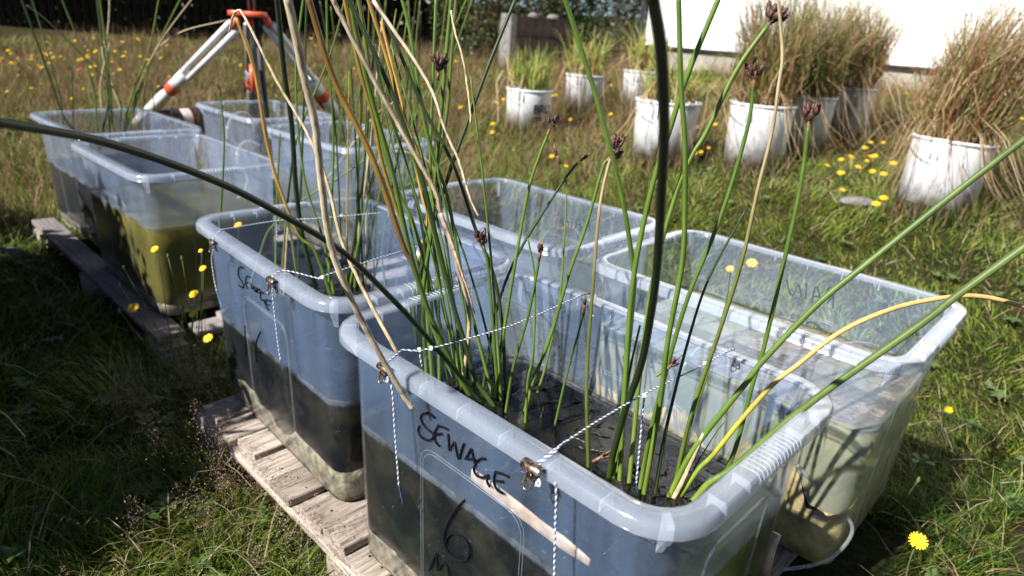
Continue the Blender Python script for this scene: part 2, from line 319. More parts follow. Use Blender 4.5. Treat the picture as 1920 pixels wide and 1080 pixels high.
# ------------------------------------------------------------------ tubs
H = .53; TOP = .66; BOT = .13; IL, IW = .35, .235; INS = .014
TUB = {'A': (.113, 1.051, -43.2), 'B': (.628, 1.534, -42.5), 'C': (-.432, 1.633, -45.6), 'D': (.022, 2.079, -42.5),
       'E': (-1.334, 2.544, -42.0), 'F': (-1.93, 3.17, -41.7), 'G': (-1.50, 3.92, -44.0), 'H': (-.85, 3.27, -40.5)}
def ring(hx, hy, r, z, k=5, sub=0):
    P = []
    for sx, sy, a0 in ((1, 1, 0), (-1, 1, 90), (-1, -1, 180), (1, -1, 270)):
        for i in range(k + 1):
            a = math.radians(a0 + 90 * i / k); P.append((sx * (hx - r) + r * math.cos(a), sy * (hy - r) + r * math.sin(a), z))
        if sub:
            q = P[-1]; nxt = {(1, 1): (-(hx - r), hy), (-1, 1): (-hx, -(hy - r)), (-1, -1): (hx - r, -hy), (1, -1): (hx, hy - r)}[(sx, sy)]
            for i in range(1, sub): P.append((q[0] + (nxt[0] - q[0]) * i / sub, q[1] + (nxt[1] - q[1]) * i / sub, z))
    return P
def loft(mb, rings, close0=False, close1=False):
    n = len(rings[0]); vs = [p for r_ in rings for p in r_]
    fs = [(i * n + k, i * n + (k + 1) % n, (i + 1) * n + (k + 1) % n, (i + 1) * n + k) for i in range(len(rings) - 1) for k in range(n)]
    if close0: fs.append(tuple(range(n))[::-1])
    if close1: fs.append(tuple(range((len(rings) - 1) * n, len(rings) * n)))
    mb.add(vs, fs)
def off(o, z, r=.055, sub=0): return ring(IL + o, IW + o, r + o, z, 5, sub)
def shell_mesh():
    mb = MB(); R = []
    R.append(off(-.045, 0, .05)); R.append(off(-.034, .002)); R.append(off(-.027, .010))
    for i in range(7): z = .02 + (H - .032) * i / 6; R.append(off(-INS * (1 - z / H) + .0022, z))
    R.append(off(.0022, H - .0035)); R.append(off(-.0004, H - .0035))
    for i in range(7): z = H - .012 - (H - .034) * i / 6; R.append(off(-INS * (1 - z / H) - .0004, z))
    R.append(off(-.030, .012)); R.append(off(-.045, .005, .05))
    loft(mb, R, True, True); return mb.mesh('wall_shell')
def rim_mesh():
    mb = MB()
    P = [(.0025, -.006), (.004, -.0030), (.016, -.0026), (.0275, -.0045), (.0310, -.0085), (.0322, -.0225), (.0342, -.0238), (.0348, -.0220), (.0338, -.0070), (.0300, -.0018), (.024, -.0003), (.010, .0005), (.002, 0), (-.0012, -.0015), (-.001, -.006), (.0025, -.006)]
    loft(mb, [off(o, H + z) for o, z in P]); return mb.mesh('rim')
def rib_mesh():
    mb = MB(); vs = []
    pr = [(.003, -.0036), (.0275, -.0050), (.0306, -.009), (.0316, -.0215), (.020, -.015), (.010, -.014), (.003, -.026)]
    for x in (-.0009, .0009): vs += [(x, o, z) for o, z in pr]
    k = len(pr); mb.add(vs, [tuple(range(k))[::-1], tuple(range(k, 2 * k))] + [(i, (i + 1) % k, k + (i + 1) % k, k + i) for i in range(k)]); return mb.mesh('rim_rib', False)
def tab_mesh():
    mb = MB(); vs = []
    pr = [(.003, -.0036), (.0275, -.0050), (.0306, -.009), (.0316, -.025), (.024, -.038), (.016, -.045), (.003, -.068)]
    for x in (-.0045, .0045): vs += [(x, o, z) for o, z in pr]
    k = len(pr); mb.add(vs, [tuple(range(k))[::-1], tuple(range(k, 2 * k))] + [(i, (i + 1) % k, k + (i + 1) % k, k + i) for i in range(k)]); return mb.mesh('corner_tab', False)
def grip_mesh():
    mb = MB(); n_ = 13
    for i in range(n_):
        x = -.066 + .132 * i / (n_ - 1)
        mb.tube([(x, .003, .0005), (x, .024, .0002), (x, .0305, -.002), (x, .0341, -.0075), (x, .0350, -.018)], .0010, 6)
    return mb.mesh('grip_ridges')
def wallpt(x, z, side):
    """point on the outer face; x along the wall"""
    o = .0026 - INS * (1 - z / H)
    return {'LN': Vector((x, -(IW + o), z)), 'RB': Vector((-x, IW + o, z)), 'NR': Vector((IL + o, x, z)), 'LB': Vector((-(IL + o), -x, z))}[side]
def panel_mesh(w_, h0, side):
    mb = MB(); P = []; r = .035
    for i in range(3): P.append((-w_, .06 + (h0 - r - .06) * i / 2))
    for i in range(1, 5): a = math.pi - math.pi / 2 * i / 4; P.append((-w_ + r + r * math.cos(a), h0 - r + r * math.sin(a)))
    for i in range(0, 5): a = math.pi / 2 - math.pi / 2 * i / 4; P.append((w_ - r + r * math.cos(a), h0 - r + r * math.sin(a)))
    for i in range(1, 3): P.append((w_, h0 - r - (h0 - r - .06) * i / 2))
    for d in (0, .006): mb.tube([wallpt(x * (1 - d / w_), z - (d if z > .07 else 0), side) for x, z in P], .0008, 6)
    return mb.mesh('panel_moulding')
ME = dict(shell=shell_mesh(), rim=rim_mesh(), rib=rib_mesh(), tab=tab_mesh(), grip=grip_mesh())
for s_, w_ in (('LN', .125), ('RB', .125), ('NR', .10), ('LB', .10)): ME['panel' + s_] = panel_mesh(w_, .385 if s_ in ('LN', 'RB') else .40, s_)
def rim_spots():
    """rib positions around the rim: (x, y, angle)"""
    out_ = []
    for x in np.linspace(-.27, .27, 7):
        out_.append((x, -IW, math.pi)); out_.append((x, IW, 0))
    for y in (-.15, -.085, .085, .15):
        out_.append((IL, y, -math.pi / 2)); out_.append((-IL, y, math.pi / 2))
    return out_
def volume_mesh(name, zt, inset=.0016, lump=0., seed=0, z0=.007, tilt=0.):
    """body of water or silt that fills the tub from z0 to zt"""
    mb = MB(); R = []
    for i in range(5):
        z = z0 + (zt - z0) * i / 4; R.append(off(-INS * (1 - z / H) - .0004 - inset, z, sub=(20 if lump else 0)))
    n = len(R[0]); loft(mb, R, True, False)
    base = 4 * n; tp = R[-1]; cx = []
    for ln in range(1, 9):
        k = 1 - ln / 9
        cx.append([(p[0] * k, p[1] * k, zt + (lump * (vnoise(p[0] * k + 5, p[1] * k + 3, .05, seed) - .4) if lump else 0)) for p in tp])
    allr = [tp] + cx; st = len(mb.v)
    for r_ in cx: mb.v += [tuple(map(float, p)) for p in r_]
    for i in range(len(allr) - 1):
        a = base if i == 0 else st + (i - 1) * n; b_ = st + i * n
        mb.f += [(a + k, a + (k + 1) % n, b_ + (k + 1) % n, b_ + k) for k in range(n)]
    mb.f.append(tuple(st + 7 * n + k for k in range(n)))
    me = mb.mesh(name)
    if lump:
        for v in me.vertices:
            if v.co.z > zt - .004 and v.index < 5 * n: v.co.z += float(lump * (1.7 * (vnoise(v.co.x + 5, v.co.y + 3, .12, seed) - .4) + .5 * (vnoise(v.co.x + 5, v.co.y + 3, .025, seed + 1) - .5) + .25 * (vnoise(v.co.x + 5, v.co.y + 3, .009, seed + 2) - .5)))
    if tilt:
        for v in me.vertices:
            if v.index >= 4 * n: v.co.z = max(.009, v.co.z + tilt * v.co.x) if lump else v.co.z + tilt * v.co.x
    return me
LABEL = {
 'A': 'nearest clear plastic tub marked SEWAGE 6, dark water with tall reeds',
 'B': 'clear plastic tub at the right beside the lawn, mirrored RAIN writing, yellow silt',
 'C': 'clear plastic tub marked SEWAGE behind the nearest one, two rusty clips on its side',
 'D': 'clear plastic tub with faint mirrored RAIN writing, middle of the right row, no plants',
 'E': 'clear plastic tub of opaque green water, no writing, on the dark pallet',
 'F': 'farthest left clear plastic tub with black water, reeds rising from its middle',
 'G': 'farthest clear plastic tub of the right row, empty looking, in front of the tripod',
 'H': 'clear plastic tub crowded with reeds, dark clip on its rim, far right row'}
TO = {}
def tub(k):
    x, y, a = TUB[k]; t = empty('plastic_tub', LABEL[k], 'tub', (x, y, BOT), math.radians(a), 'clear plastic tubs on pallets'); TO[k] = t
    t.scale = (1, 1, 1)
    wt, wm, _, _, tl = FILL[k]
    sh = link('wall_shell', ME['shell'].copy(), None, t); sh.data.materials.append(plastic('milky_plastic', {'A': .085, 'C': .095}.get(k, .095), (.42, .62, 1.0) if k in 'AC' else (.54, .69, 1.0), (.985, .99, .998), vary=.04, tide=(wt, tl) if tl else wt, wet={'A': .008, 'C': .008}.get(k, .015))); link('rim', ME['rim'], M['rim'], t)
    for sx, sy, ra in rim_spots():
        o = link('rim_rib', ME['rib'], M['rib'], t); o.location = (sx, sy, H); o.rotation_euler = (0, 0, ra)
    for sx, sy, ra in ((1, -1, math.radians(-135)), (1, 1, math.radians(-45)), (-1, 1, math.radians(45)), (-1, -1, math.radians(135))):
        o = link('corner_tab', ME['tab'], M['rib'], t); cr = .055 * (1 - .7071)
        o.location = (sx * (IL - cr), sy * (IW - cr), H); o.rotation_euler = (0, 0, ra)
    for px_, ra in ((IL, -math.pi / 2), (-IL, math.pi / 2)):
        o = link('grip_ridges', ME['grip'], M['rib'], t); o.location = (px_, 0, H); o.rotation_euler = (0, 0, ra)
    for s_ in ('LN', 'RB', 'NR', 'LB'): link('panel_moulding', ME['panel' + s_], M['panel'], t)
    return t
FILL = {  # water top, water, silt height, silt
 'A': (.325, 'dark_water', .038, 'silt', 0.), 'B': (.355, 'clear_water', .19, 'algae', 0.), 'C': (.265, 'dark_water', .055, 'silt', .03),
 'D': (.32, 'grey_water', .05, 'silt', 0.), 'E': (.335, 'green_water', .04, 'silt', 0.), 'F': (.30, 'black_water', .03, 'silt', 0.),
 'G': (.20, 'grey_water', .03, 'silt', 0.), 'H': (.33, 'grey_water', .10, 'silt', 0.)}
for k in 'ABCDEFGH':
    t = tub(k); wt, wm, st_, sm, tl = FILL[k]
    link('water', volume_mesh('water', wt, .0016, tilt=tl), M[wm], t)
    link('sediment', volume_mesh('sediment', st_, .0006, lump=.09 if k in 'ABC' else .03, seed=ord(k), tilt={'C': .11, 'A': -.07}.get(k, 0.)), M[sm], t)

def wallhit(k, px, py, side):
    """pixel of the photograph to a point on that outer wall of the tub, in the tub's own frame"""
    t = TO[k]; Mi = Matrix.Translation(t.location) @ Matrix.Rotation(t.rotation_euler.z, 4, 'Z'); Mi = Mi.inverted()
    o = Mi @ Vector((0, 0, CH)); d = (Mi.to_3x3() @ ray(px, py))
    a = wallpt(0, .1, side); b_ = wallpt(.1, .1, side); c_ = wallpt(0, .4, side); nn = (b_ - a).cross(c_ - a).normalized()
    s_ = (a - o).dot(nn) / d.dot(nn); p = o + d * s_
    nn = nn if nn.dot(Vector((p.x, p.y, 0))) > 0 else -nn
    return p, nn
def strokes(k, side, lst, rad=.0011, name='lettering', mt='ink'):
    mb = MB()
    for st in lst:
        P = []
        for q in st:
            p, nn = wallhit(k, *q, side); P.append(p + nn * .0009)
        mb.tube(smoothpath(P, 4), rad, 6)
    o = mb.obj(name, M[mt], TO[k]); return o
def z4(ox, oy, s, L_): return [[(ox + x / s, oy + y / s) for x, y in st] for st in L_]
strokes('A', 'LN', z4(680, 740, 3.1775, [
 [(433, 137), (400, 110), (360, 114), (350, 145), (378, 195), (415, 225), (424, 252), (395, 270), (355, 254), (333, 215), (342, 185)],
 [(452, 180), (432, 228), (436, 275), (462, 307)], [(452, 184), (480, 192), (512, 207)], [(432, 236), (476, 231)],
 [(512, 235), (516, 290), (521, 330), (548, 282), (560, 330), (576, 381), (592, 330), (606, 290)],
 [(614, 382), (634, 350), (650, 322), (662, 370), (675, 425)], [(616, 378), (676, 386)],
 [(736, 382), (706, 380), (676, 408), (665, 445), (685, 482), (722, 492), (752, 478), (744, 515), (762, 550)],
 [(792, 460), (784, 510), (800, 560), (838, 588)], [(792, 458), (835, 470), (879, 492)], [(795, 512), (842, 516)],
 [(608, 627), (560, 680), (512, 760), (489, 830), (494, 900), (522, 952), (570, 985), (615, 987), (638, 950), (630, 890), (590, 845), (540, 825), (507, 850), (500, 885)],
 [(400, 1042), (422, 992), (441, 948), (446, 1000), (452, 1042), (478, 1006), (505, 1022), (517, 1085)]]), .0021)
strokes('C', 'LN', z4(340, 350, 4, [
 [(470, 612), (450, 600), (431, 620), (434, 670), (458, 712), (474, 738), (458, 756), (430, 735)],
 [(492, 668), (485, 715), (500, 766)], [(492, 668), (522, 681)], [(487, 715), (511, 722)],
 [(526, 730), (536, 767), (548, 745), (556, 786), (571, 758)], [(566, 792), (586, 765), (601, 815)], [(568, 790), (598, 796)],
 [(622, 802), (603, 790), (594, 822), (606, 850), (626, 848), (629, 876)],
 [(641, 845), (635, 885), (656, 926)], [(641, 845), (676, 860)], [(638, 882), (662, 886)]]), .0017)
strokes('C', 'LN', z4(380, 580, 6, [[(478, 185), (482, 350), (490, 520)], [(655, 250), (622, 320), (602, 400), (600, 500), (610, 600)], [(612, 482), (635, 462), (656, 482)]]), .0018, 'lettering')
strokes('B', 'RB', z4(1280, 360, 3, [
 [(585, 490), (600, 560), (622, 578), (652, 522), (668, 590)], [(697, 512), (690, 604)], [(724, 622), (750, 530), (776, 602)], [(732, 588), (772, 588)],
 [(851, 535), (846, 655)], [(851, 545), (822, 540), (815, 565), (832, 582), (851, 585)], [(848, 588), (812, 625)]]), .0020)
strokes('B', 'RB', z4(1400, 520, 3.857, [[(428, 345), (448, 326), (488, 330), (520, 358), (548, 382)]]), .0025)
strokes('D', 'RB', z4(740, 300, 3.69, [
 [(1160, 398), (1166, 456), (1192, 420), (1203, 474)], [(1222, 402), (1226, 468)], [(1246, 472), (1270, 400), (1291, 488)], [(1252, 446), (1288, 450)],
 [(1342, 380), (1352, 492)], [(1342, 386), (1314, 392), (1312, 425), (1345, 442)], [(1345, 444), (1318, 478)]]), .0021)

# ------------------------------------------------------------------ pallets
AX = Vector((.113, 1.051, 0)); ANG = math.radians(-43.2); FR = Matrix.Translation(AX) @ Matrix.Rotation(ANG, 4, 'Z')
def bev_box(d, r=.003, wob=0., seed=0, ny=9):
    """a board along local y with slightly worn, uneven edges"""
    rr = random.Random(seed); mb = MB(); R = []
    a, h = d[0] / 2, d[2] / 2
    for i in range(ny):
        y = -d[1] / 2 + d[1] * i / (ny - 1); j = lambda: rr.uniform(-wob, wob)
        R.append([(-a + r + j(), y, -h), (a - r + j(), y, -h), (a, y, -h + r), (a + j(), y, h - r), (a - r, y, h + j() * .4), (-a + r, y, h + j() * .4), (-a + j(), y, h - r), (-a, y, -h + r)])
    loft(mb, R, True, True); return mb.mesh('plank', False)
pl = empty('pallet', 'weathered pale timber pallet under the front four tubs, planks lit by the sun', 'pallet', FR.translation, ANG)
pm = [bev_box((.098, 1.24, .020), .003, .0022, s) for s in range(4)]
e = -1.10; i = 0; nails = MB()
gaps = [.016, .003, .020, .003, .018, .004, .016, .014, .004, .018, .006, .016, .01, .02]
while e < .30 and i < 14:
    o = link('plank', pm[i % 4], M['wood'] if e < .05 else M['wood2'], pl); rr = random.Random(i)  # right-end planks take the darker wood in place of shade
    o.location = (e + .049, .365 + rr.uniform(-.012, .012), .1185 + rr.uniform(-.0015, .0015)); o.rotation_euler = (rr.uniform(-.003, .003), rr.uniform(-.02, .02), rr.uniform(-.012, .012))
    for q in (.03, .07):
        nx_ = e + q + rr.uniform(-.008, .008); ny_ = -.213 + rr.uniform(-.008, .008)
        nl = MB(); nl.tube([(nx_, ny_, .1265), (nx_, ny_, .1298)], .0026, 7); nl.obj('nail_head', M['rust'], pl)
    e += .098 + gaps[i]; i += 1
sm_ = bev_box((.095, 1.46, .022), .003, .002, 11)
for nn in (-.215, .345, .905):
    o = link('bearer_board', sm_, M['wood'], pl); o.location = (-.375, nn, .096); o.rotation_euler = (0, 0, math.pi / 2)
    for ee in (-1.03, -.34, .28):
        o = link('block', bpy.data.meshes.get('pallet_block') or (lambda q: (q.box((0, 0, 0), (.14, .095, .078)), q.mesh('pallet_block', False))[1])(MB()), M['wood'], pl); o.location = (ee, nn, .045)
p2 = empty('pallet', 'shaded grey timber pallet under the far four tubs, long edge boards on top', 'pallet', FR.translation, ANG)
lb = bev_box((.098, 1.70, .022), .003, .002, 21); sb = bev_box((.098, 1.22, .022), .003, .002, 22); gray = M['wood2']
for nn in (-.145, .55, 1.25):
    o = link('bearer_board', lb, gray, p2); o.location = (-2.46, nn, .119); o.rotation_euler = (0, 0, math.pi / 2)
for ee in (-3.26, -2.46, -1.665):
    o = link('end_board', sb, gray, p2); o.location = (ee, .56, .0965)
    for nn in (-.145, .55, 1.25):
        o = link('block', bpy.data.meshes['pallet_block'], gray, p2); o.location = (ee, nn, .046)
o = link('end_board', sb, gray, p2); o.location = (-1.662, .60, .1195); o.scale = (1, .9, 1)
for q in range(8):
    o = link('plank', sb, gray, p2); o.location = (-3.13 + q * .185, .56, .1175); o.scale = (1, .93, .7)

# ------------------------------------------------------------------ reeds
GREEN = (.095, .165, .022); DARK = (.030, .052, .013); LIME = (.20, .28, .03); GOLD = (.42, .25, .05); BROWN = (.20, .10, .035)
TAN = (.50, .38, .23); PALE = (.62, .52, .36); OLIVE = (.14, .15, .03); BASE = (.20, .27, .045)
def lerpc(a, b, t): return tuple(a[i] * (1 - t) + b[i] * t for i in range(3))
def colgrad(stops, n):
    out_ = []
    for i in range(n):
        t = i / (n - 1)
        for (p0, c0), (p1, c1) in zip(stops, stops[1:]):
            if t <= p1: out_.append(lerpc(c0, c1, (t - p0) / max(p1 - p0, 1e-6))); break
        else: out_.append(stops[-1][1])
    return out_
PLANT = {}
def plant(key, label, tubk, cat='reeds'):
    x, y, a = TUB[tubk] if tubk else (0, 0, 0)
    PLANT[key] = (empty('reed_plant', label, cat, (x, y, BOT + (FILL[tubk][0] if tubk else 0)), 0, 'reeds growing in the tubs'), tubk)
def stempts(px, tubk, dy=0., zb=None, y0=None, depth0=None):
    """trace of a stem as points in the place: rooted on the water of its tub, tip dy metres nearer or farther"""
    zb = zb if zb is not None else BOT + FILL[tubk][0]
    if depth0 is not None: b_ = at(px[0][0], px[0][1], depth0)
    elif y0 is not None: b_ = aty(px[0][0], px[0][1], y0)
    else: b_ = atz(px[0][0], px[0][1], zb)
    L_ = [0]
    for a, c_ in zip(px, px[1:]): L_.append(L_[-1] + math.hypot(c_[0] - a[0], c_[1] - a[1]))
    return [b_] + [aty(q[0], q[1], b_.y + dy * (l / L_[-1])) for q, l in zip(px[1:], L_[1:])]
def stem(key, px, r=.0050, dy=0., col='g', head=None, tip=.55, sink=.13, dry=False, name=None, y0=None, zb=None, fade=True, k=9):
    r *= .9
    root, tubk = PLANT[key]; P = stempts(px, tubk, dy, zb, y0)
    if sink:
        d = (P[1] - P[0]).normalized(); d.z = max(d.z, .5); P = [P[0] - d * sink] + P
    Q = smoothpath(P, k); n = len(Q); L_ = [0]
    for a, c_ in zip(Q, Q[1:]): L_.append(L_[-1] + (c_ - a).length)
    rad = [r * (1 - (1 - tip) * l / L_[-1]) for l in L_]
    j = random.uniform(.85, 1.15); jc = lambda c_: (c_[0] * j, c_[1] * (j * .6 + .4), c_[2] * j)
    ST = {'g': [(0, BASE), (.3, GREEN), (1, GREEN)], 'd': [(0, GREEN), (.25, DARK), (1, DARK)], 'dd': [(0, GREEN), (.2, DARK), (.5, (.014, .026, .007)), (1, (.014, .026, .007))], 'l': [(0, LIME), (.5, GREEN), (1, OLIVE)],
          'go': [(0, GREEN), (.35, GREEN), (.55, GOLD), (1, GOLD)], 'gb': [(0, GREEN), (.45, GREEN), (.6, BROWN), (.8, GOLD), (1, BROWN)],
          't': [(0, TAN), (1, PALE)], 'p': [(0, PALE), (1, PALE)], 'gt': [(0, GREEN), (.5, OLIVE), (.7, TAN), (1, TAN)],
          'yo': [(0, LIME), (.22, LIME), (.35, (.45, .36, .04)), (.55, (.62, .36, .12)), (1, (.66, .38, .16))], 'gd': [(0, LIME), (.35, GREEN), (1, (.09, .13, .035))]}[col]
    cs = [jc(c_) for c_ in colgrad(ST, n)]
    isdry = dry or col in 'tp'; ns = 10; rr = random.Random(int(px[0][0] * 7 + px[-1][0] * 3)); rid = [rr.uniform(.6, 1.22) for _ in range(ns)]
    if isdry or col in ('go', 'gb', 'gt', 'yo'): rid = [rr.uniform(.5, 1.3) for _ in range(ns)]
    if isdry: Q = [p + Vector((rr.gauss(0, 1), rr.gauss(0, 1), rr.gauss(0, 1))) * .00028 for p in Q]
    mb = MB(); mb.tube([p - root.location for p in Q], rad, ns, cs); blot = 1.
    for i_ in range(n):
        blot = .6 * blot + .4 * rr.uniform(.7, 1.3); nd = .45 if (isdry and rr.random() < .06) else 1.
        ctr = Q[i_] - root.location
        for k_ in range(ns):
            v_ = i_ * ns + k_; c_ = mb.c[v_]; f_ = (rid[k_] * .8 + .2) * blot * nd; mb.c[v_] = tuple(q * f_ for q in c_)
            rg = (1.13 if k_ % 2 else .90) if isdry else (1.03 if k_ % 2 else .985)
            mb.v[v_] = tuple(ctr + (Vector(mb.v[v_]) - ctr) * rg)
    o = mb.obj(name or ('dry_stem' if (dry or col in 'tp') else 'stem'), M['dryreed'] if (dry or col in ('t', 'p')) else M['reed'], root)
    if head:
        hd = seedhead(head, Q[-1] - root.location, (Q[-1] - Q[-3]).normalized()); hd.parent = o
    return o
def seedhead(kind, p, d, seed=None):
    """cluster of dark spikelets on short branches, with a pointed bract"""
    rr = random.Random(hash((round(p.x, 4), round(p.z, 4)))); mb = MB(); n, sp, ln = {'big': (16, .75, .017), 'mid': (11, .6, .014), 'small': (6, .45, .011), 'bud': (3, .16, .014)}[kind]
    a = d.orthogonal().normalized(); b_ = d.cross(a)
    for i in range(n):
        g = rr.uniform(0, 6.28); s_ = rr.uniform(.2, 1) * sp; dr = (d + (a * math.cos(g) + b_ * math.sin(g)) * s_).normalized()
        l = rr.uniform(.25, 1.) * (.022 if n > 6 else .012); c0 = p + dr * l; c1 = c0 + dr * ln * rr.uniform(.7, 1.15); r_ = ln * .24
        mb.tube([p, c0], .0006, 4)
        mb.tube([c0 + (c1 - c0) * t for t in (0, .12, .35, .65, .88, 1)], [r_ * .3, r_ * .8, r_, r_ * .85, r_ * .45, .0003], 6)
        for q in range(4):   # bristly scales
            g2 = rr.uniform(0, 6.28); s0 = c0 + (c1 - c0) * rr.uniform(.2, .8); mb.tube([s0, s0 + (dr * .6 + (a * math.cos(g2) + b_ * math.sin(g2)) * .5) * .006], [.0009, .0002], 3)
    o = mb.obj('seed_head', M['head'])
    br = MB(); br.tube([p - d * .012, p, p + d * .014 + a * .002, p + d * .032 + a * .004], [.0030, .0032, .0020, .0004], 6); br.obj('bract', M['bract'], o) if False else None
    mb2 = br.mesh('bract'); mb2.materials.append(M['bract'])
    o.data.materials.append(M['bract']); nb = len(o.data.vertices)
    import bmesh
    bm = bmesh.new(); bm.from_mesh(o.data); nf = len(bm.faces); bm.from_mesh(mb2); bm.faces.ensure_lookup_table()
    for f_ in bm.faces[nf:]: f_.material_index = 1
    bm.to_mesh(o.data); bm.free(); return o
plant('AL', 'thick clump of green and golden reeds at the left end of the nearest tub', 'A')
plant('AM', 'slender reeds with small dark seed heads in the middle of the nearest tub', 'A')
plant('AR', 'leaning green reeds at the right end of the nearest tub, one golden and arched', 'A')
plant('C', 'clump of dark green reeds in the second SEWAGE tub', 'C')
plant('F', 'thin reeds and bleached stalks in the farthest left tub', 'F')
plant('H', 'crowded green reeds in the far tub behind the second SEWAGE tub', 'H')
# left clump of the nearest tub
stem('AL', [(905, 752), (850, 690), (780, 608), (720, 545), (640, 470), (520, 398), (400, 338), (200, 268), (-30, 224)], .0060, dy=-.62, col='dd', tip=.85)
stem('AL', [(880, 740), (847, 680), (807, 593), (773, 493), (756, 460), (700, 300), (627, 150), (575, -15)], .0062, dy=-.12, col='gb', tip=.9)
stem('AL', [(848, 700), (822, 640), (790, 545), (765, 454), (736, 322), (710, 230), (693, 167), (668, 60), (655, -15)], .0058, dy=-.10, col='g', tip=.85)
stem('AL', [(835, 690), (800, 580), (765, 454), (720, 317), (700, 220), (673, 123), (643, -15)], .0050, dy=-.05, col='go', tip=.8, dry=False)
stem('AL', [(870, 700), (835, 590), (812, 450), (787, 300), (753, 213), (730, 123), (686, -15)], .0050, dy=.04, col='go', tip=.8)
stem('AL', [(838, 690), (815, 560), (775, 420), (747, 360), (720, 283), (700, 187), (683, 60), (670, -15)], .0052, dy=.02, col='l', tip=.85)
stem('AL', [(925, 760), (893, 713), (873, 647), (847, 560), (817, 440), (790, 330), (740, 187), (693, 80), (646, -15)], .0055, dy=.0, col='d', tip=.8)
stem('AL', [(950, 740), (940, 593), (923, 507), (893, 433), (867, 353), (840, 287), (793, 200), (750, 100), (700, -15)], .0046, dy=.05, col='d', tip=.75)
stem('AL', [(925, 745), (903, 660), (870, 533), (853, 443), (837, 360), (800, 250), (770, 67), (750, -15)], .0045, dy=.08, col='g', tip=.75)
stem('AL', [(797, 690), (786, 600), (795, 480), (840, 333), (880, 220), (920, 113), (972, -15)], .0052, dy=.16, col='d', tip=.8)
stem('AL', [(800, 700), (793, 560), (808, 440), (817, 333), (827, 213), (840, 67), (848, -15)], .0052, dy=.05, col='g', tip=.85)
stem('AL', [(810, 705), (800, 560), (806, 440), (815, 340), (837, 217), (847, 100), (856, -15)], .0046, dy=.10, col='l', tip=.8)
stem('AL', [(824, 712), (822, 560), (812, 430), (807, 300), (810, 200), (818, -15)], .0042, dy=.12, col='g', tip=.8)
stem('AL', [(790, 690), (781, 640), (776, 560), (790, 470), (802, 410), (790, 360), (765, 240), (735, 120), (715, 40)], .0044, dy=.1, col='go', tip=.7)
stem('AL', [(880, 730), (868, 640), (838, 520), (820, 450), (800, 370), (772, 260)], .0046, dy=-.02, col='d', tip=.6)
stem('AL', [(815, 700), (812, 600), (800, 500), (790, 420), (760, 300), (715, 160), (700, 80)], .0042, dy=.05, col='d', tip=.6)
stem('AL', [(866, 730), (880, 600), (858, 500), (827, 400), (817, 360), (773, 280), (707, 160), (640, 30), (618, -15)], .0044, dy=-.16, col='t', tip=.95, sink=0)
stem('AL', [(890, 587), (876, 540), (862, 500), (850, 462), (827, 400)], .0012, dy=.0, col='t', tip=2.8, sink=0, y0=1.02)
stem('AL', [(775, 768), (740, 713), (683, 610), (640, 517), (618, 448), (604, 351), (592, 236), (572, 150), (538, -15)], .0046, dy=-.12, col='p', tip=1.1, sink=0, y0=.93)
stem('AL', [(745, 662), (690, 560), (641, 454), (615, 348), (575, 248), (518, 150), (462, 38), (447, 20), (436, 34), (430, 60)], .0036, dy=.45, col='t', tip=.7, sink=0, y0=1.02)
stem('AL', [(897, 405), (884, 378), (872, 340), (860, 300), (846, 270), (832, 235), (800, 150), (700, 0)], .0022, dy=.0, col='p', tip=1.6, sink=0, y0=1.14)
stem('AL', [(883, 232), (880, 190), (868, 110), (853, 60), (846, 20)], .0022, dy=.05, col='t', tip=1, sink=0, y0=1.3)
for q in range(8):
    bx = random.uniform(795, 960); by = 690 + (bx - 795) * .42 + random.uniform(-10, 16); tx = 700 + (bx - 795) * 1.1 + random.uniform(-60, 60); hh_ = random.uniform(380, 760)
    stem('AL', [(bx, by), (bx + (tx - bx) * .2, by - hh_ * .3), (bx + (tx - bx) * .55, by - hh_ * .65), (tx, by - hh_)], random.uniform(.0030, .0046), dy=random.uniform(-.05, .16), col=random.choice(['g', 'd', 'd', 'g', 'l', 'd']), tip=.5)
# middle of the nearest tub
stem('AM', [(936, 745), (930, 690), (923, 593), (915, 500), (907, 462)], .0046, dy=.0, col='g', head='big', tip=.7)
stem('AM', [(928, 745), (935, 680), (950, 590), (963, 510), (990, 360), (1012, 290), (1030, 245)], .0050, dy=.05, col='g', head='mid', tip=.6)
stem('AM', [(905, 735), (913, 680), (933, 573), (973, 473), (1043, 360), (1075, 315), (1090, 300)], .0046, dy=.08, col='d', head='small', tip=.6)
stem('AM', [(1008, 735), (1022, 690), (1040, 610), (1053, 527), (1062, 360), (1055, 320), (1046, 296)], .0034, dy=.06, col='g', head='bud', tip=.5)
stem('AM', [(948, 775), (960, 700), (976, 640), (990, 593), (1005, 520), (1012, 478)], .0038, dy=-.02, col='g', head='small', tip=.75)
stem('AM', [(985, 792), (990, 713), (1000, 660), (1003, 527), (990, 447)], .0038, dy=.02, col='g', tip=.5)
stem('AM', [(985, 770), (1000, 713), (1033, 627), (1067, 513), (1100, 420), (1130, 315), (1140, 300)], .0050, dy=.08, col='g', head='big', tip=.65)
stem('AM', [(1040, 800), (1060, 713), (1080, 640), (1093, 593), (1095, 580)], .0032, dy=0, col='g', head='bud', tip=.7)
stem('AM', [(1103, 875), (1100, 713), (1110, 560), (1123, 400), (1138, 320), (1150, 285)], .0044, dy=.06, col='gt', head='mid', tip=.6)
stem('AM', [(1158, 885), (1172, 713), (1187, 560), (1187, 500), (1163, 353), (1123, 200), (1090, 93), (1055, -15)], .0048, dy=.0, col='g', tip=.8)
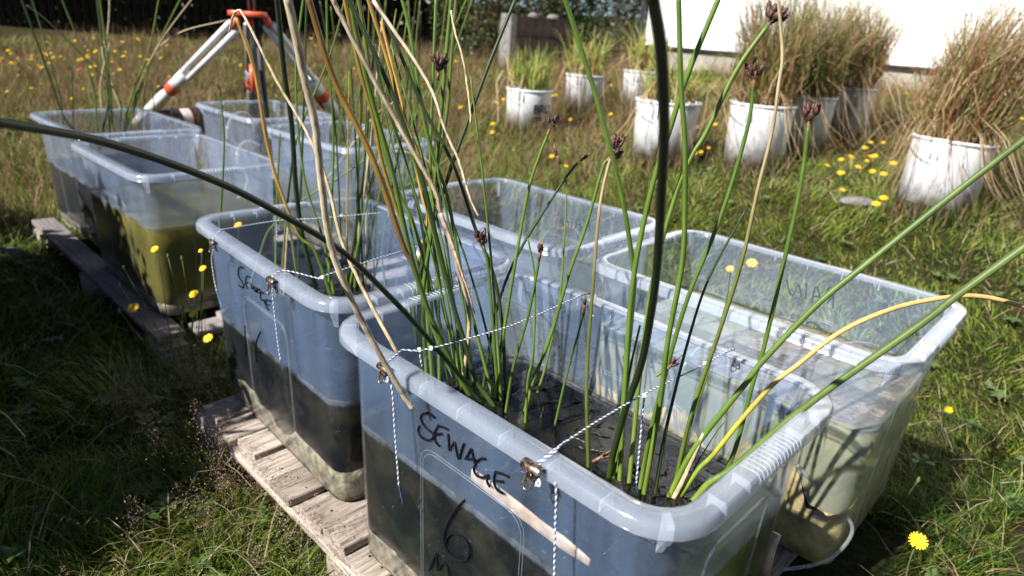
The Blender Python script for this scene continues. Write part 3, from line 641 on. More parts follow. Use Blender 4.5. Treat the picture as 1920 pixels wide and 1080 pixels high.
# right clump of the nearest tub
stem('AR', [(1143, 893), (1150, 850), (1172, 770), (1200, 690), (1217, 610), (1232, 500), (1240, 350), (1245, 250), (1240, 100), (1222, -15)], .0062, dy=-.50, col='dd', tip=.92)
stem('AR', [(1162, 900), (1172, 713), (1187, 527), (1220, 360), (1258, 236), (1289, 140), (1352, -15)], .0050, dy=.0, col='g', tip=.85)
stem('AR', [(1180, 905), (1190, 800), (1200, 700), (1225, 520), (1265, 371), (1296, 294), (1323, 250), (1380, 133), (1440, 47)], .0048, dy=.05, col='g', head='big', tip=.8)
stem('AR', [(1208, 925), (1238, 751), (1252, 640), (1278, 502), (1284, 400), (1284, 260), (1277, 164), (1272, -15)], .0052, dy=.0, col='g', tip=.75)
stem('AR', [(1200, 915), (1222, 800), (1280, 587), (1333, 453), (1367, 360), (1403, 233), (1413, 155)], .0048, dy=.06, col='g', head='mid', tip=.65)
stem('AR', [(1262, 925), (1290, 800), (1317, 713), (1347, 627), (1390, 493), (1420, 360), (1447, 250), (1460, 160), (1467, 100), (1458, -15)], .0048, dy=.0, col='gt', tip=.45)
stem('AR', [(1350, 905), (1357, 893), (1380, 837), (1413, 713), (1430, 660), (1473, 477), (1500, 353), (1516, 235)], .0048, dy=.06, col='g', head='big', tip=.7)
stem('AR', [(1255, 930), (1290, 860), (1330, 803), (1397, 720), (1430, 677), (1530, 573), (1627, 493), (1793, 360), (1945, 243)], .0056, dy=.0, col='gd', tip=.9)
stem('AR', [(1300, 938), (1330, 905), (1370, 880), (1467, 797), (1567, 720), (1727, 607), (1800, 550), (1945, 445)], .0060, dy=-.06, col='gd', tip=1.0)
stem('AR', [(1275, 930), (1310, 880), (1337, 853), (1390, 787), (1450, 720), (1497, 683), (1580, 620), (1680, 577), (1780, 557), (1847, 557), (1935, 578)], .0050, dy=.0, col='yo', tip=.75, k=7)
stem('AR', [(1265, 915), (1300, 780), (1323, 713), (1350, 610), (1363, 560), (1370, 507)], .0032, dy=.02, col='g', tip=.3)
stem('AR', [(1264, 932), (1290, 880), (1319, 812)], .0060, dy=.0, col='t', tip=.5, sink=0.02)
stem('AR', [(1300, 880), (1340, 815), (1360, 790)], .0020, dy=.0, col='d', tip=.3, sink=0.02)
stem('AR', [(1150, 895), (1165, 800), (1180, 700), (1200, 610)], .0040, dy=.03, col='l', tip=.5)
stem('AR', [(1228, 925), (1250, 800), (1290, 640), (1330, 520), (1400, 390)], .0042, dy=.05, col='d', tip=.4)
stem('AR', [(1230, 705), (1252, 690)], .003, col='g', tip=.8, sink=0, y0=.98, head='small')
stem('AM', [(1118, 862), (1122, 860)], .002, col='gt', tip=.8, sink=0, head='small', zb=.47)
# second SEWAGE tub
CZ = None
stem('C', [(412, 420), (418, 330), (420, 250), (412, 172)], .0042, dy=.0, col='g', head='small', tip=.55, zb=.56, sink=.02)
stem('C', [(592, 540), (567, 440), (555, 350), (547, 233), (533, 133), (518, -15)], .0080, dy=-.18, col='dd', tip=.9)
stem('C', [(620, 552), (590, 470), (560, 440), (524, 351), (500, 265), (477, 133), (443, 33)], .0056, dy=.0, col='go', tip=.75)
stem('C', [(556, 512), (545, 440), (520, 350), (493, 213), (470, 100), (445, 40)], .0050, dy=.05, col='gt', tip=.7)
stem('C', [(625, 545), (606, 450), (590, 400), (572, 340), (560, 250), (555, 120), (570, -15)], .0044, dy=.05, col='g', tip=.7)
stem('C', [(487, 478), (500, 440), (520, 415), (560, 380), (640, 330), (700, 290), (760, 262)], .0044, dy=.1, col='g', tip=.4)
stem('C', [(517, 495), (519, 400), (521, 330), (525, 250)], .0044, dy=0, col='l', tip=.7)
stem('C', [(530, 500), (535, 430), (545, 330), (560, 250), (620, 100), (650, -15)], .0042, dy=.05, col='l', tip=.7)
stem('C', [(535, 505), (539, 440), (545, 380)], .0042, dy=0, col='t', tip=.7)
stem('C', [(560, 515), (560, 430), (565, 330), (570, 180), (575, -15)], .0045, dy=.02, col='d', tip=.7)
stem('C', [(616, 545), (620, 450), (622, 387), (625, 250), (615, 100), (612, -15)], .0044, dy=.03, col='g', tip=.7)
for q in range(12):
    bx = random.uniform(640, 705); by = 548 - (bx - 640) * .32 + random.uniform(-14, 2); tx = bx + random.uniform(-40, 90)
    stem('C', [(bx, by), (bx + (tx - bx) * .25, by - 110), (bx + (tx - bx) * .6, by - 260), (tx, by - random.uniform(330, 560))], random.uniform(.0032, .0046), dy=random.uniform(-.05, .1), col=random.choice(['g', 'd', 'g', 'go', 't', 'l']), tip=.55)
stem('C', [(722, 535), (716, 470), (725, 400), (728, 330)], .0042, dy=0, col='g', tip=.4)
# farthest left tub
for P_, c_, r_ in ([[(140, 246), (118, 215), (95, 150), (70, 80), (35, -15)], 'd', .006], [[(118, 236), (115, 190), (88, 90), (55, -15)], 'd', .0045],
 [[(182, 245), (175, 160), (140, 60), (110, -15)], 'g', .0045], [[(193, 245), (205, 170), (192, 80), (180, -15)], 'd', .006], [[(212, 245), (205, 150), (195, 60), (185, -15)], 'g', .0055],
 [[(246, 240), (225, 200), (205, 140), (192, 95), (202, 60), (205, 0), (196, -15)], 'p', .0042], [[(190, 205), (188, 160), (196, 115), (206, 80)], 'p', .0036],
 [[(232, 240), (250, 170), (280, 90), (300, -15)], 'g', .0045], [[(240, 240), (270, 150), (300, 75), (345, -15)], 'g', .0048], [[(242, 242), (262, 160), (290, 100), (340, 60), (425, 38)], 'gt', .0042],
 [[(236, 240), (255, 175), (300, 80), (370, -15)], 'gt', .0040], [[(266, 240), (270, 190), (275, 150)], 'd', .0035], [[(290, 236), (288, 190), (285, 155)], 'd', .0035],
 [[(225, 240), (222, 180), (160, 110), (90, 40), (50, 10)], 'd', .0040], [[(206, 243), (204, 190), (200, 150)], 'd', .0045], [[(137, 248), (137, 190), (135, 120)], 'd', .004], [[(290, 100), (275, 60), (262, 20), (240, -10)], 't', .0025]):
    stem('F', P_, r_, dy=random.uniform(-.1, .1), col=c_, tip=.75, zb=.56, sink=.0 if c_ == 'p' else .1)
# far tub behind
for q in range(22):
    bx = random.uniform(600, 800); by = 330 + (bx - 600) * .05 + random.uniform(-30, 0); tx = bx + random.uniform(-70, 110)
    stem('H', [(bx, by), (bx + (tx - bx) * .3, by - 90), (bx + (tx - bx) * .65, by - 200), (tx, random.uniform(-30, 90))], random.uniform(.0045, .0065), dy=random.uniform(-.15, .15), col=random.choice(['g', 'g', 'd', 'l', 'l', 'd']), tip=.6, zb=.5)
for P_, c_ in ([[(640, 455), (700, 400), (760, 350), (850, 290), (900, 240)], 'g'], [[(700, 330), (720, 290), (760, 285), (800, 300), (820, 330)], 't'], [[(640, 300), (700, 220), (740, 190)], 't'], [[(650, 420), (665, 330), (690, 250), (730, 100), (770, -15)], 'g'], [[(780, 360), (770, 250), (820, 130), (880, -15)], 'g'], [[(760, 350), (790, 250), (850, 100), (885, 0)], 'g']):
    stem('H', P_, .005, dy=0., col=c_, tip=.6, zb=.5, y0=3.0)
hb = seedhead('big', Vector((0, 0, 0)), Vector((.1, 0, 1)).normalized())
root = PLANT['AL'][0]; hb.parent = root; hb.location = aty(822, 138, 1.25) - root.location

# floating scum, bubbles and roots on the dark water of the nearest tub
for k, cnt in (('A', 120), ('C', 60)):
    t = TO[k]; mb = MB(); rr = random.Random(5)
    for i in range(cnt):
        x = rr.uniform(-.30, .31); y = rr.uniform(-.19, .19); z = FILL[k][0] + FILL[k][4] * x; s_ = rr.uniform(.004, .02)
        a = rr.uniform(0, 6.28); P = [Vector((x + math.cos(a) * s_ * j * 1.2 + rr.uniform(-.004, .004), y + math.sin(a) * s_ * j * 1.2 + rr.uniform(-.004, .004), z + rr.uniform(-.001, .003))) for j in range(4)]
        mb.tube(smoothpath(P, 2), rr.uniform(.0006, .0035), 5, flat=.4)
    o = mb.obj('floating_roots', M['scum'], t); o['kind'] = 'stuff'
    pa = MB()
    for i in range(3):
        x = rr.uniform(-.24, .26); y = rr.uniform(-.14, .15); s_ = rr.uniform(.025, .06); nn = 14; z = FILL[k][0] + .0015 + FILL[k][4] * x
        vs = [(x, y, z + .005)] + [(x + math.cos(6.283 * j / nn) * s_ * rr.uniform(.6, 1.3), y + math.sin(6.283 * j / nn) * s_ * rr.uniform(.5, 1.1), z - .001) for j in range(nn)]
        pa.add(vs, [(0, 1 + j, 1 + (j + 1) % nn) for j in range(nn)])
    o = pa.obj('scum', M['scum'], t); o['kind'] = 'stuff'
fm = MB(); zf = FILL['B'][0] + .0013; gx = np.linspace(-.06, .334, 34); gy = np.linspace(-.218, .218, 34)
def clampc(x_, y_):   # keep inside the rounded corners
    cx_, cy_ = .334 - .055, .218 - .055; dx_, dy_ = x_ - cx_, abs(y_) - cy_
    if dx_ > 0 and dy_ > 0 and math.hypot(dx_, dy_) > .055: q_ = .055 / math.hypot(dx_, dy_); x_ = cx_ + dx_ * q_; y_ = math.copysign(cy_ + dy_ * q_, y_)
    return (x_, y_)
fm.add([(*clampc(float(a_), float(b_)), zf + .0012 * float(vnoise(a_ + 4, b_ + 4, .012, 5))) for a_ in gx for b_ in gy], [(i * 34 + j, (i + 1) * 34 + j, (i + 1) * 34 + j + 1, i * 34 + j + 1) for i in range(33) for j in range(33)])
o = fm.obj('surface_film', M['film'], TO['B']); o['kind'] = 'stuff'
bb = MB(); rr = random.Random(9)
for i in range(45):
    x = rr.uniform(-.28, .3); y = rr.uniform(-.17, .17); r_ = rr.uniform(.0015, .006); z = FILL['A'][0]
    bb.lathe([(r_, z), (r_ * .9, z + r_ * .4), (r_ * .55, z + r_ * .8), (.0001, z + r_)], 10, (x, y))
o = bb.obj('bubbles', M['dark_water'], TO['A']); o['kind'] = 'stuff'
# algae scraps on the clear tubs' water and walls
for k, cnt, mt in (('B', 90, 'algae'), ('A', 150, 'scum')):
    mb = MB(); rr = random.Random(12)
    for i in range(cnt):   # wisps clinging to the inner face of the walls near the waterline
        side = rr.choice(['LN', 'NR', 'RB', 'NR']); x = rr.uniform(-.2, .2) if side in ('NR',) else rr.uniform(-.31, .31); z = FILL[k][0] - rr.uniform(-.006, .10 if k == 'B' else .09) ** 1
        p = wallpt(x, z, side); c_ = p * 1; s_ = .0055; q = Vector((p.x - math.copysign(s_, p.x) * (side in ('NR',)), p.y - math.copysign(s_, p.y) * (side in ('LN', 'RB')), z))
        d = Vector((rr.uniform(-1, 1) * (side not in ('NR',)), rr.uniform(-1, 1) * (side in ('NR',)), rr.uniform(-.6, 1))) * .012
        mb.tube([q, q + d * .5 + Vector((0, 0, .002)), q + d], [.0004, .0007, .0003], 4)
    o = mb.obj('algae_wisps', M[mt], TO[k]); o['kind'] = 'stuff'

# a pale flat strip slanting inside the nearest tub, behind its long wall
o_ = MB()
def inside(k, px, py, side, dpt):
    p, nn = wallhit(k, px, py, side); return TO[k].matrix_basis @ (p - nn * dpt)
bpy.context.view_layer.update()
P = [inside('A', x, y, 'LN', .0065) for x, y in ((879, 893), (925, 928), (972, 964), (1018, 1000), (1062, 1032), (1100, 1060))]
mbs = MB(); Q = smoothpath(P, 3); nrmA = (TO['A'].matrix_basis.to_3x3() @ wallhit('A', 950, 940, 'LN')[1]); R_ = []
for i_, p in enumerate(Q):
    t_ = (Q[min(i_ + 1, len(Q) - 1)] - Q[max(i_ - 1, 0)]).normalized(); sd = t_.cross(nrmA).normalized(); wd = (.0125 if i_ < 11 else .0125 * (16 - i_) / 5) + .004 * math.sin(i_ * .5) * .4 + .003 * i_ / len(Q)
    R_.append([p + sd * wd * c1 + nrmA * .0022 * c2 for c1, c2 in ((1, -.4), (.8, .6), (.2, 1), (-.4, .8), (-.9, .5), (-1, -.5), (-.3, -1), (.5, -1))])
loft(mbs, R_, True, True)
o = mbs.obj('pale_strip', M['pale_tan']); tag(o, 'pale flat strip slanting behind the wall of the nearest tub', 'wood strip')

# ------------------------------------------------------------------ clips
def clip(label, loc, rz, s=1.):
    c_ = empty('clip', label, 'clip', loc, rz, 'spring clips holding strings on the rims')
    # arched sprung back
    mb = MB(); n_ = 9; L_ = .013
    for sx in (-1, 1):
        pass
    R = []
    for x in (-.014, -.012, .012, .014):
        e_ = .92 if abs(x) > .013 else 1.
        R.append([(x, math.cos(a) * .0068 * e_, math.sin(a) * .0068 * e_) for a in np.linspace(-.4, 3.75, n_)] + [(x, math.cos(a) * .0058 * e_, math.sin(a) * .0058 * e_) for a in np.linspace(3.75, -.4, n_)])
    loft(mb, R, True, True); mb.obj('spring_back', M['rust'], c_)
    for i_, (y, tl) in enumerate(((-.0055, -.3), (.0055, .25))):
        h = MB(); P = []
        for a in np.linspace(-2.1, 2.1, 13): P.append((math.sin(a) * .0055 * 1.0, y + tl * .012 * (1 + math.cos(a)) * .5, -.018 - math.cos(a) * .0065))
        P = [(-.003, y, -.003)] + [(p[0], p[1], p[2]) for p in P] + [(.003, y, -.003)]
        h.tube(smoothpath(P, 2), .0014, 6); h.obj('finger_loop', M['rust'], c_)
        q = MB(); q.box((0, y * .9, -.010), (.0075, .0013, .014)); q.obj('jaw', M['rust'], c_, False)
    c_.scale = (s, s, s); return c_
def cord(label, P, tail=None, r=.0011, tight=620, grp='striped strings tied across the tubs'):
    """two strands laid round each other, white and blue"""
    P = smoothpath(P, 8); L_ = [0]
    for a, c2 in zip(P, P[1:]): L_.append(L_[-1] + (c2 - a).length)
    tot = L_[-1]; n_ = max(8, int(tot / .0011)); Q = []; j = 0
    for i in range(n_ + 1):
        s_ = tot * i / n_
        while j < len(L_) - 2 and L_[j + 1] < s_: j += 1
        Q.append(P[j].lerp(P[j + 1], (s_ - L_[j]) / max(L_[j + 1] - L_[j], 1e-9)))
    e_ = empty('string', label, 'string', Q[0], 0, grp)
    for ph, mt, rr_, nm in ((0, 'white', r * .78, 'white_strand'), (math.pi, 'blue', r * .74, 'blue_strand'), (math.pi * .5, 'white', r * .7, 'white_strand')):
        pts = []
        for i, p in enumerate(Q):
            t = (Q[min(i + 1, n_)] - Q[max(i - 1, 0)]).normalized(); a = t.cross(Vector((.2, .3, .9))).normalized(); b_ = t.cross(a); g_ = i * tot / n_ * tight + ph
            pts.append(p + (a * math.cos(g_) + b_ * math.sin(g_)) * r * .75 - Q[0])
        mb = MB(); mb.tube(pts, rr_, 5); mb.obj(nm, M[mt], e_)
    if tail:
        kn = MB(); tp = smoothpath([Q[-1] - Q[0]] + [Vector(p) - Q[0] for p in tail], 6)
        kn.tube([p + Vector((math.cos(i * 1.3), math.sin(i * 1.3), 0)) * .0005 for i, p in enumerate(tp)], r * 1.1, 6); kn.obj('frayed_tail', M['blue2' if len(tail) > 2 else 'blue'], e_)
    return e_
def knot(label, p, r=.0035):
    mb = MB(); P = [Vector((math.sin(2 * t) * r * .8, math.cos(3 * t) * r * .7, math.sin(3 * t + 1) * r)) for t in np.linspace(0, 6.0, 26)]
    mb.tube(P, .0011, 6); o = mb.obj('knot', M['white']); o.location = p; tag(o, label, 'knot', 'knots in the strings'); return o
def onrim(k, px, py, side, dz=0.): return TO[k].matrix_basis @ (wallhit(k, px, py, side)[0])
def rimface(k, px, py, side):
    """on the lip's outer face (40 mm outside the wall)"""
    t = TO[k]; Mi = (Matrix.Translation(t.location) @ Matrix.Rotation(t.rotation_euler.z, 4, 'Z')); Mv = Mi.inverted()
    o = Mv @ Vector((0, 0, CH)); d = Mv.to_3x3() @ ray(px, py); yv = {'LN': -(IW + .035), 'RB': IW + .035}[side]
    s_ = (yv - o.y) / d.y; return Mi @ (o + d * s_)
def hR(k, px, py): return rimface(k, px, py, 'LN') 
def rimtop(px, py): return atz(px, py, TOP + .0015)
angA = math.radians(-43.2); angC = math.radians(-45.6)
cA1 = rimface('A', 726, 692, 'LN'); cA2 = rimface('A', 1004, 878, 'LN'); cC1 = rimface('C', 403, 455, 'LN'); cC2 = rimface('C', 514, 527, 'LN')
clip('rusty clip with looped handles on the near long rim, left of the word SEWAGE', cA1 + Vector((-.004, -.005, .004)), angA, 1.)
clip('shiny rust-stained clip on the near rim, right above the letter E', cA2 + Vector((-.004, -.005, .004)), angA, 1.2)
clip('small rusty clip at the left corner of the second SEWAGE tub', cC1 + Vector((-.003, -.005, .002)), angC, 1.)
clip('rusty clip on the long rim of the second SEWAGE tub, over its letter G', cC2 + Vector((-.003, -.005, .002)), angC, 1.15)
clip('clip on the far rim of the nearest tub, seen through the plastic, left one', rimface('A', 1120, 572, 'RB'), angA + math.pi, 1.)
clip('clip on the far rim of the nearest tub, seen through the plastic, right one', rimface('A', 1382, 672, 'RB'), angA + math.pi, 1.)
clip('clip on the far rim of the second SEWAGE tub, between the reeds', rimface('C', 858, 445, 'RB'), angC + math.pi, 1.1)
clip('dark clip on the rim of the far tub with crowded reeds', at(526, 250, 3.25), math.radians(-40), 1.5)
cord('striped string from the left clip across the nearest tub to its far rim', [cA1 + Vector((0, 0, -.012)), cA1 + Vector((-.006, -.008, .006)), rimtop(745, 664), rimtop(757, 656), atz(800, 655, TOP), atz(930, 620, TOP), atz(1000, 594, TOP), rimtop(1100, 551), rimface('A', 1120, 562, 'RB'), rimface('A', 1122, 590, 'RB')])
cord('striped string from the right clip across the nearest tub between the reeds', [cA2 + Vector((0, 0, -.015)), cA2 + Vector((-.005, -.007, .004)), rimtop(1035, 848), rimtop(1044, 840), atz(1120, 790, TOP), atz(1203, 742, TOP), atz(1262, 712, TOP), atz(1320, 684, TOP), rimtop(1372, 655), rimface('A', 1382, 665, 'RB')])
cord('second turn of string doubled over the rim at the right clip', [cA2 + Vector((.003, 0, -.014)), cA2 + Vector((-.002, -.007, .004)), rimtop(1040, 850) + Vector((0, 0, .002)), rimtop(1050, 838) + Vector((0, 0, .002)), atz(1062, 826, TOP + .001)])
hA = lambda px, py, d=.012: (lambda p: TO['A'].matrix_basis @ (p[0] + p[1] * d))(wallhit('A', px, py, 'LN'))
hC = lambda px, py, d=.012: (lambda p: TO['C'].matrix_basis @ (p[0] + p[1] * d))(wallhit('C', px, py, 'LN'))
cord('loose string hanging down the wall at the left of the word SEWAGE', [cA1 + Vector((0, -.004, -.010)), hR('A', 735, 730), hR('A', 739, 790), hR('A', 744, 860), hR('A', 748, 912)], [hR('A', 751, 925), hR('A', 755, 945)])
cord('loose string hanging down the wall to the right of the 6', [rimface('A', 1041, 905, 'LN'), hR('A', 1043, 930), hR('A', 1041, 990), hR('A', 1039, 1095)])
cord('striped string from the corner clip across the second SEWAGE tub', [cC1 + Vector((0, 0, -.01)), cC1 + Vector((-.004, -.006, .006)), rimtop(413, 433), rimtop(425, 429), atz(520, 414, TOP), atz(600, 409, TOP), atz(715, 399, TOP)])
cord('striped string from the middle clip across the second SEWAGE tub', [cC2 + Vector((0, 0, -.01)), cC2 + Vector((-.004, -.006, .006)), rimtop(524, 509), rimtop(545, 509), atz(598, 522, TOP - .01), atz(605, 518, TOP - .008), atz(700, 487, TOP), atz(782, 462, TOP), rimtop(845, 438)])
cord('loose string hanging from the corner clip of the second SEWAGE tub, bright blue end', [cC1 + Vector((0, -.004, -.01)), hR('C', 397, 485), hR('C', 401, 520), hR('C', 406, 545)], [hR('C', 409, 555), hR('C', 412, 565), hR('C', 416, 576)])
cord('loose string hanging from the middle clip of the second SEWAGE tub', [cC2 + Vector((0, -.004, -.01)), hR('C', 511, 550), hR('C', 516, 600), hR('C', 522, 650), hR('C', 526, 675)], [hR('C', 528, 685), hR('C', 530, 698)])
def hang(label, a, b_, z0, z1, tail):
    p = atz(*a, z0); q = aty(*b_, p.y); cord(label, [p, p.lerp(q, .5), q], [aty(*tail, p.y)])
hang('short string hanging inside the nearest tub among the left reeds', (786, 657), (791, 686), TOP, 0, (792, 692))
hang('long string end hanging inside the nearest tub among the right reeds', (1208, 745), (1193, 905), TOP, 0, (1196, 925))
hang('blue and white string end hanging beside a reed in the second SEWAGE tub', (519, 414), (519, 450), TOP, 0, (518, 470))
for lb_, p in (('knot on the left string of the nearest tub', atz(808, 653, TOP + .001)), ('knot beside the left reeds of the nearest tub', atz(786, 656, TOP + .001)), ('knot where the long end hangs in the nearest tub', atz(1208, 742, TOP)), ('knot at the reeds near the far rim of the nearest tub', atz(1322, 682, TOP + .001)),
 ('knot in the front string of the second SEWAGE tub', atz(604, 520, TOP - .008)), ('white and blue knot of string wound on the right clip', cA2 + Vector((.004, -.009, -.016)), ), ('knot of string wound on the left clip', cA1 + Vector((0, -.009, -.014))), ('knot on the back string of the second SEWAGE tub', atz(640, 405, TOP))):
    knot(lb_, p, .0042 if 'clip' in lb_ else .003)

# ------------------------------------------------------------------ hoses
def hose(label, P, r=.004):
    P = smoothpath(P, 8); mb = MB(); mb.tube(P, r, 10); o = mb.obj('clear_hose', M['hose']); tag(o, label, 'hose', 'clear hoses at the tubs'); return o
bt = lambda px, py, y: aty(px, py, y)
hose('clear hose looping over the rim into the right hand tub marked RAIN', [bt(1480, 800, 1.22), bt(1495, 740, 1.22), bt(1512, 694, 1.24), bt(1555, 655, 1.28), bt(1607, 643, 1.33), bt(1650, 656, 1.38), bt(1668, 700, 1.42), bt(1672, 760, 1.44)])
hose('clear hose standing between the nearest tub and the RAIN tub beside it', [bt(1272, 850, 1.30), bt(1266, 780, 1.31), bt(1270, 715, 1.32), bt(1295, 668, 1.34), bt(1330, 640, 1.37), bt(1390, 625, 1.42)])
hose('clear hose bending out on the grass at the foot of the right hand tub', [at(1495, 872, 1.42), at(1535, 915, 1.42), at(1580, 958, 1.42), at(1598, 995, 1.43), at(1572, 1035, 1.44), at(1530, 1058, 1.45), at(1450, 1070, 1.47), at(1400, 1075, 1.5)], .0042)
hose('clear hose arching over the rim of the farthest right row tub', [at(426, 262, 3.0), at(427, 235, 3.0), at(440, 214, 3.05), at(462, 212, 3.1), at(480, 235, 3.15)], .0055)
hose('clear hose arching inside the green water tub', [at(446, 310, 2.6), at(445, 285, 2.6), at(455, 268, 2.65), at(470, 264, 2.7), at(486, 272, 2.75)], .0055)
hose('clear hose curled on the near side of the green water tub', [at(455, 315, 2.5), at(464, 335, 2.5), at(458, 358, 2.5), at(445, 372, 2.5)], .004)
hose('clear hose looping by the far rim of the second SEWAGE tub', [at(795, 560, 1.75), at(782, 500, 1.78), at(790, 455, 1.8), at(815, 445, 1.85)], .005)
pg = MB(); p0 = attt(1447, 1075); pg.tube([at(1432, 1090, 1.22), at(1445, 1030, 1.22), at(1456, 1000, 1.22)], .0085, 8); o = pg.obj('wooden_stake', M['pale_tan']); tag(o, 'ochre wooden stake standing under the corner of the nearest tub', 'stake')

# ------------------------------------------------------------------ grass
def blades(name, x, y, h, wd, col, lean, z=None, seg=3, curl=.5, leandir=None, matn='grass'):
    n_ = len(x); z = T(x, y) - .004 if z is None else z
    a = rng.uniform(0, 2 * np.pi, n_) if leandir is None else leandir; b_ = rng.uniform(0, 2 * np.pi, n_)
    dx, dy = np.cos(a), np.sin(a); wx, wy = -np.sin(b_) * wd / 2, np.cos(b_) * wd / 2
    V = []; C = []
    ts = [0, .38, .75, 1][:seg + 1] if seg == 3 else [0, .5, 1]
    for t in ts:
        hor = lean * h * (t * (1 - curl) + t * t * curl); ver = h * np.sqrt(np.clip(1 - (lean * .85) ** 2 * t, .05, 1)) * (t - .18 * lean * t * t)
        px_ = x + dx * hor; py_ = y + dy * hor; pz = z + ver; k = (1 - t) ** .7 if t < 1 else 0
        if t < 1:
            V.append(np.stack([px_ - wx * k, py_ - wy * k, pz], 1)); V.append(np.stack([px_ + wx * k, py_ + wy * k, pz], 1)); C += [col, col]
        else: V.append(np.stack([px_, py_, pz], 1)); C.append(col)
    m_ = len(V); V = np.stack(V, 1).reshape(-1, 3); C = np.stack(C, 1).reshape(-1, 3)
    base = np.arange(n_)[:, None] * m_; fs = []
    for i in range(len(ts) - 2): q = 2 * i; fs += [[q, q + 1, q + 3], [q, q + 3, q + 2]]
    q = 2 * (len(ts) - 2); fs.append([q, q + 1, m_ - 1])
    Fc = (base[:, None, :] + np.array(fs)[None]).reshape(-1, 3)
    o = link(name, numesh(name, V, Fc, C), M[matn]); o['kind'] = 'stuff'; return o
def keepout(x, y):
    R = FR.inverted(); lx = R[0][0] * x + R[0][1] * y + R[0][3]; ly = R[1][0] * x + R[1][1] * y + R[1][3]
    inp = ((lx > -1.11) & (lx < .46) & (ly > -.255) & (ly < .96)) | ((lx > -3.3) & (lx < -1.62) & (ly > -.18) & (ly < 1.28))
    for bx, by, br in BUCK: inp |= (x - bx) ** 2 + (y - by) ** 2 < br * br
    return ~inp
BUCK = []
# buckets first need their spots: (base pixel, rim diameter, height)
BP = [('b1', (988, 243), .37, .38), ('b2', (1093, 210), .36, .38), ('b3', (1198, 208), .36, .40), ('b4', (1238, 298), .44, .46), ('b5', (1408, 312), .41, .47), ('b6', (1490, 286), .39, .45), ('b6b', (1566, 260), .39, .43), ('b7', (1744, 396), .40, .45)]
BPOS = {}
for k, (px, py), dia, hh in BP:
    p = attt(px, py, .02); BPOS[k] = (p.x, p.y, float(T(p.x, p.y)), dia, hh); BUCK.append((p.x, p.y, dia * .42))
def sample(n_, r0, r1, pw, xa=.98, xb=.95):
    u = rng.uniform(0, 1, n_); r = (r0 ** pw + u * (r1 ** pw - r0 ** pw)) ** (1 / pw); th = rng.uniform(-math.atan(xa), math.atan(xb), n_)
    x, y = r * np.sin(th), r * np.cos(th); k = keepout(x, y); return x[k], y[k]
def mixc(n_, cols, wts):
    wts = np.asarray(wts, float); wts = wts / wts.sum(1, keepdims=True); c_ = wts.cumsum(1); u = rng.uniform(0, 1, n_)[:, None]; i_ = (u > c_).sum(1).clip(0, len(cols) - 1)
    return np.array(cols)[i_] * rng.uniform(.7, 1.3, (n_, 1))
GC = [(.10, .17, .022), (.19, .27, .032), (.30, .33, .06), (.36, .30, .13), (.27, .18, .10), (.045, .08, .016)]
x, y = sample(235000, .75, 9.5, .75)
d = np.hypot(x, y); nz = vnoise(x, y, .55, 1) * .6 + vnoise(x, y, .16, 2) * .4; br = np.clip((y - 3.0) / 3.0, 0, 1) * .7 + (nz - .5) * 1.3
br = np.where(x > .6, br - .34, br) - .12; br = np.where((x < -.4) & (y < 3), br + .05, br)
br = np.clip(br, .03, .95); W_ = np.stack([(1 - br) * .36, (1 - br) * .34, (1 - br) * .16 + .08, br * .20 + .04, br * .42, (1 - br) * .18 + br * .12], 1)
h = rng.uniform(.04, .10, len(x)) * (.7 + 1.3 * vnoise(x, y, .22, 5) ** 1.5); h = np.where((x > .8), h * .66, h)
wd = rng.uniform(.0018, .0046, len(x)) * (1 + .38 * np.clip(d - 1.3, 0, 7))
ld = vnoise(x, y, .35, 8) * 9 + rng.normal(0, .9, len(x))
blades('grass', x, y, h, wd, mixc(len(x), GC, W_), rng.uniform(.35, 1.3, len(x)).clip(0, 1.15), leandir=ld)
# seed stems of fine bent grass, the brown haze over the meadow
x, y = sample(46000, 3.4, 9.2, 1.0); nz = vnoise(x, y, .7, 11); k = (nz > .30) & (rng.uniform(0, 1, len(x)) < np.where(x > -.2, np.clip((y - 3.8) / 2.2, .12, 1), 1)) & ~((x > .9) & (y < 4.6)); x, y = x[k], y[k]
hh = rng.uniform(.12, .30, len(x))
blades('meadow_grass', x, y, hh, rng.uniform(.0016, .0030, len(x)) * (1 + .10 * np.hypot(x, y)), mixc(len(x), [(.27, .16, .095), (.34, .23, .13), (.20, .14, .06), (.13, .16, .045)], np.tile([.4, .3, .2, .1], (len(x), 1))), rng.uniform(.1, .7, len(x)))
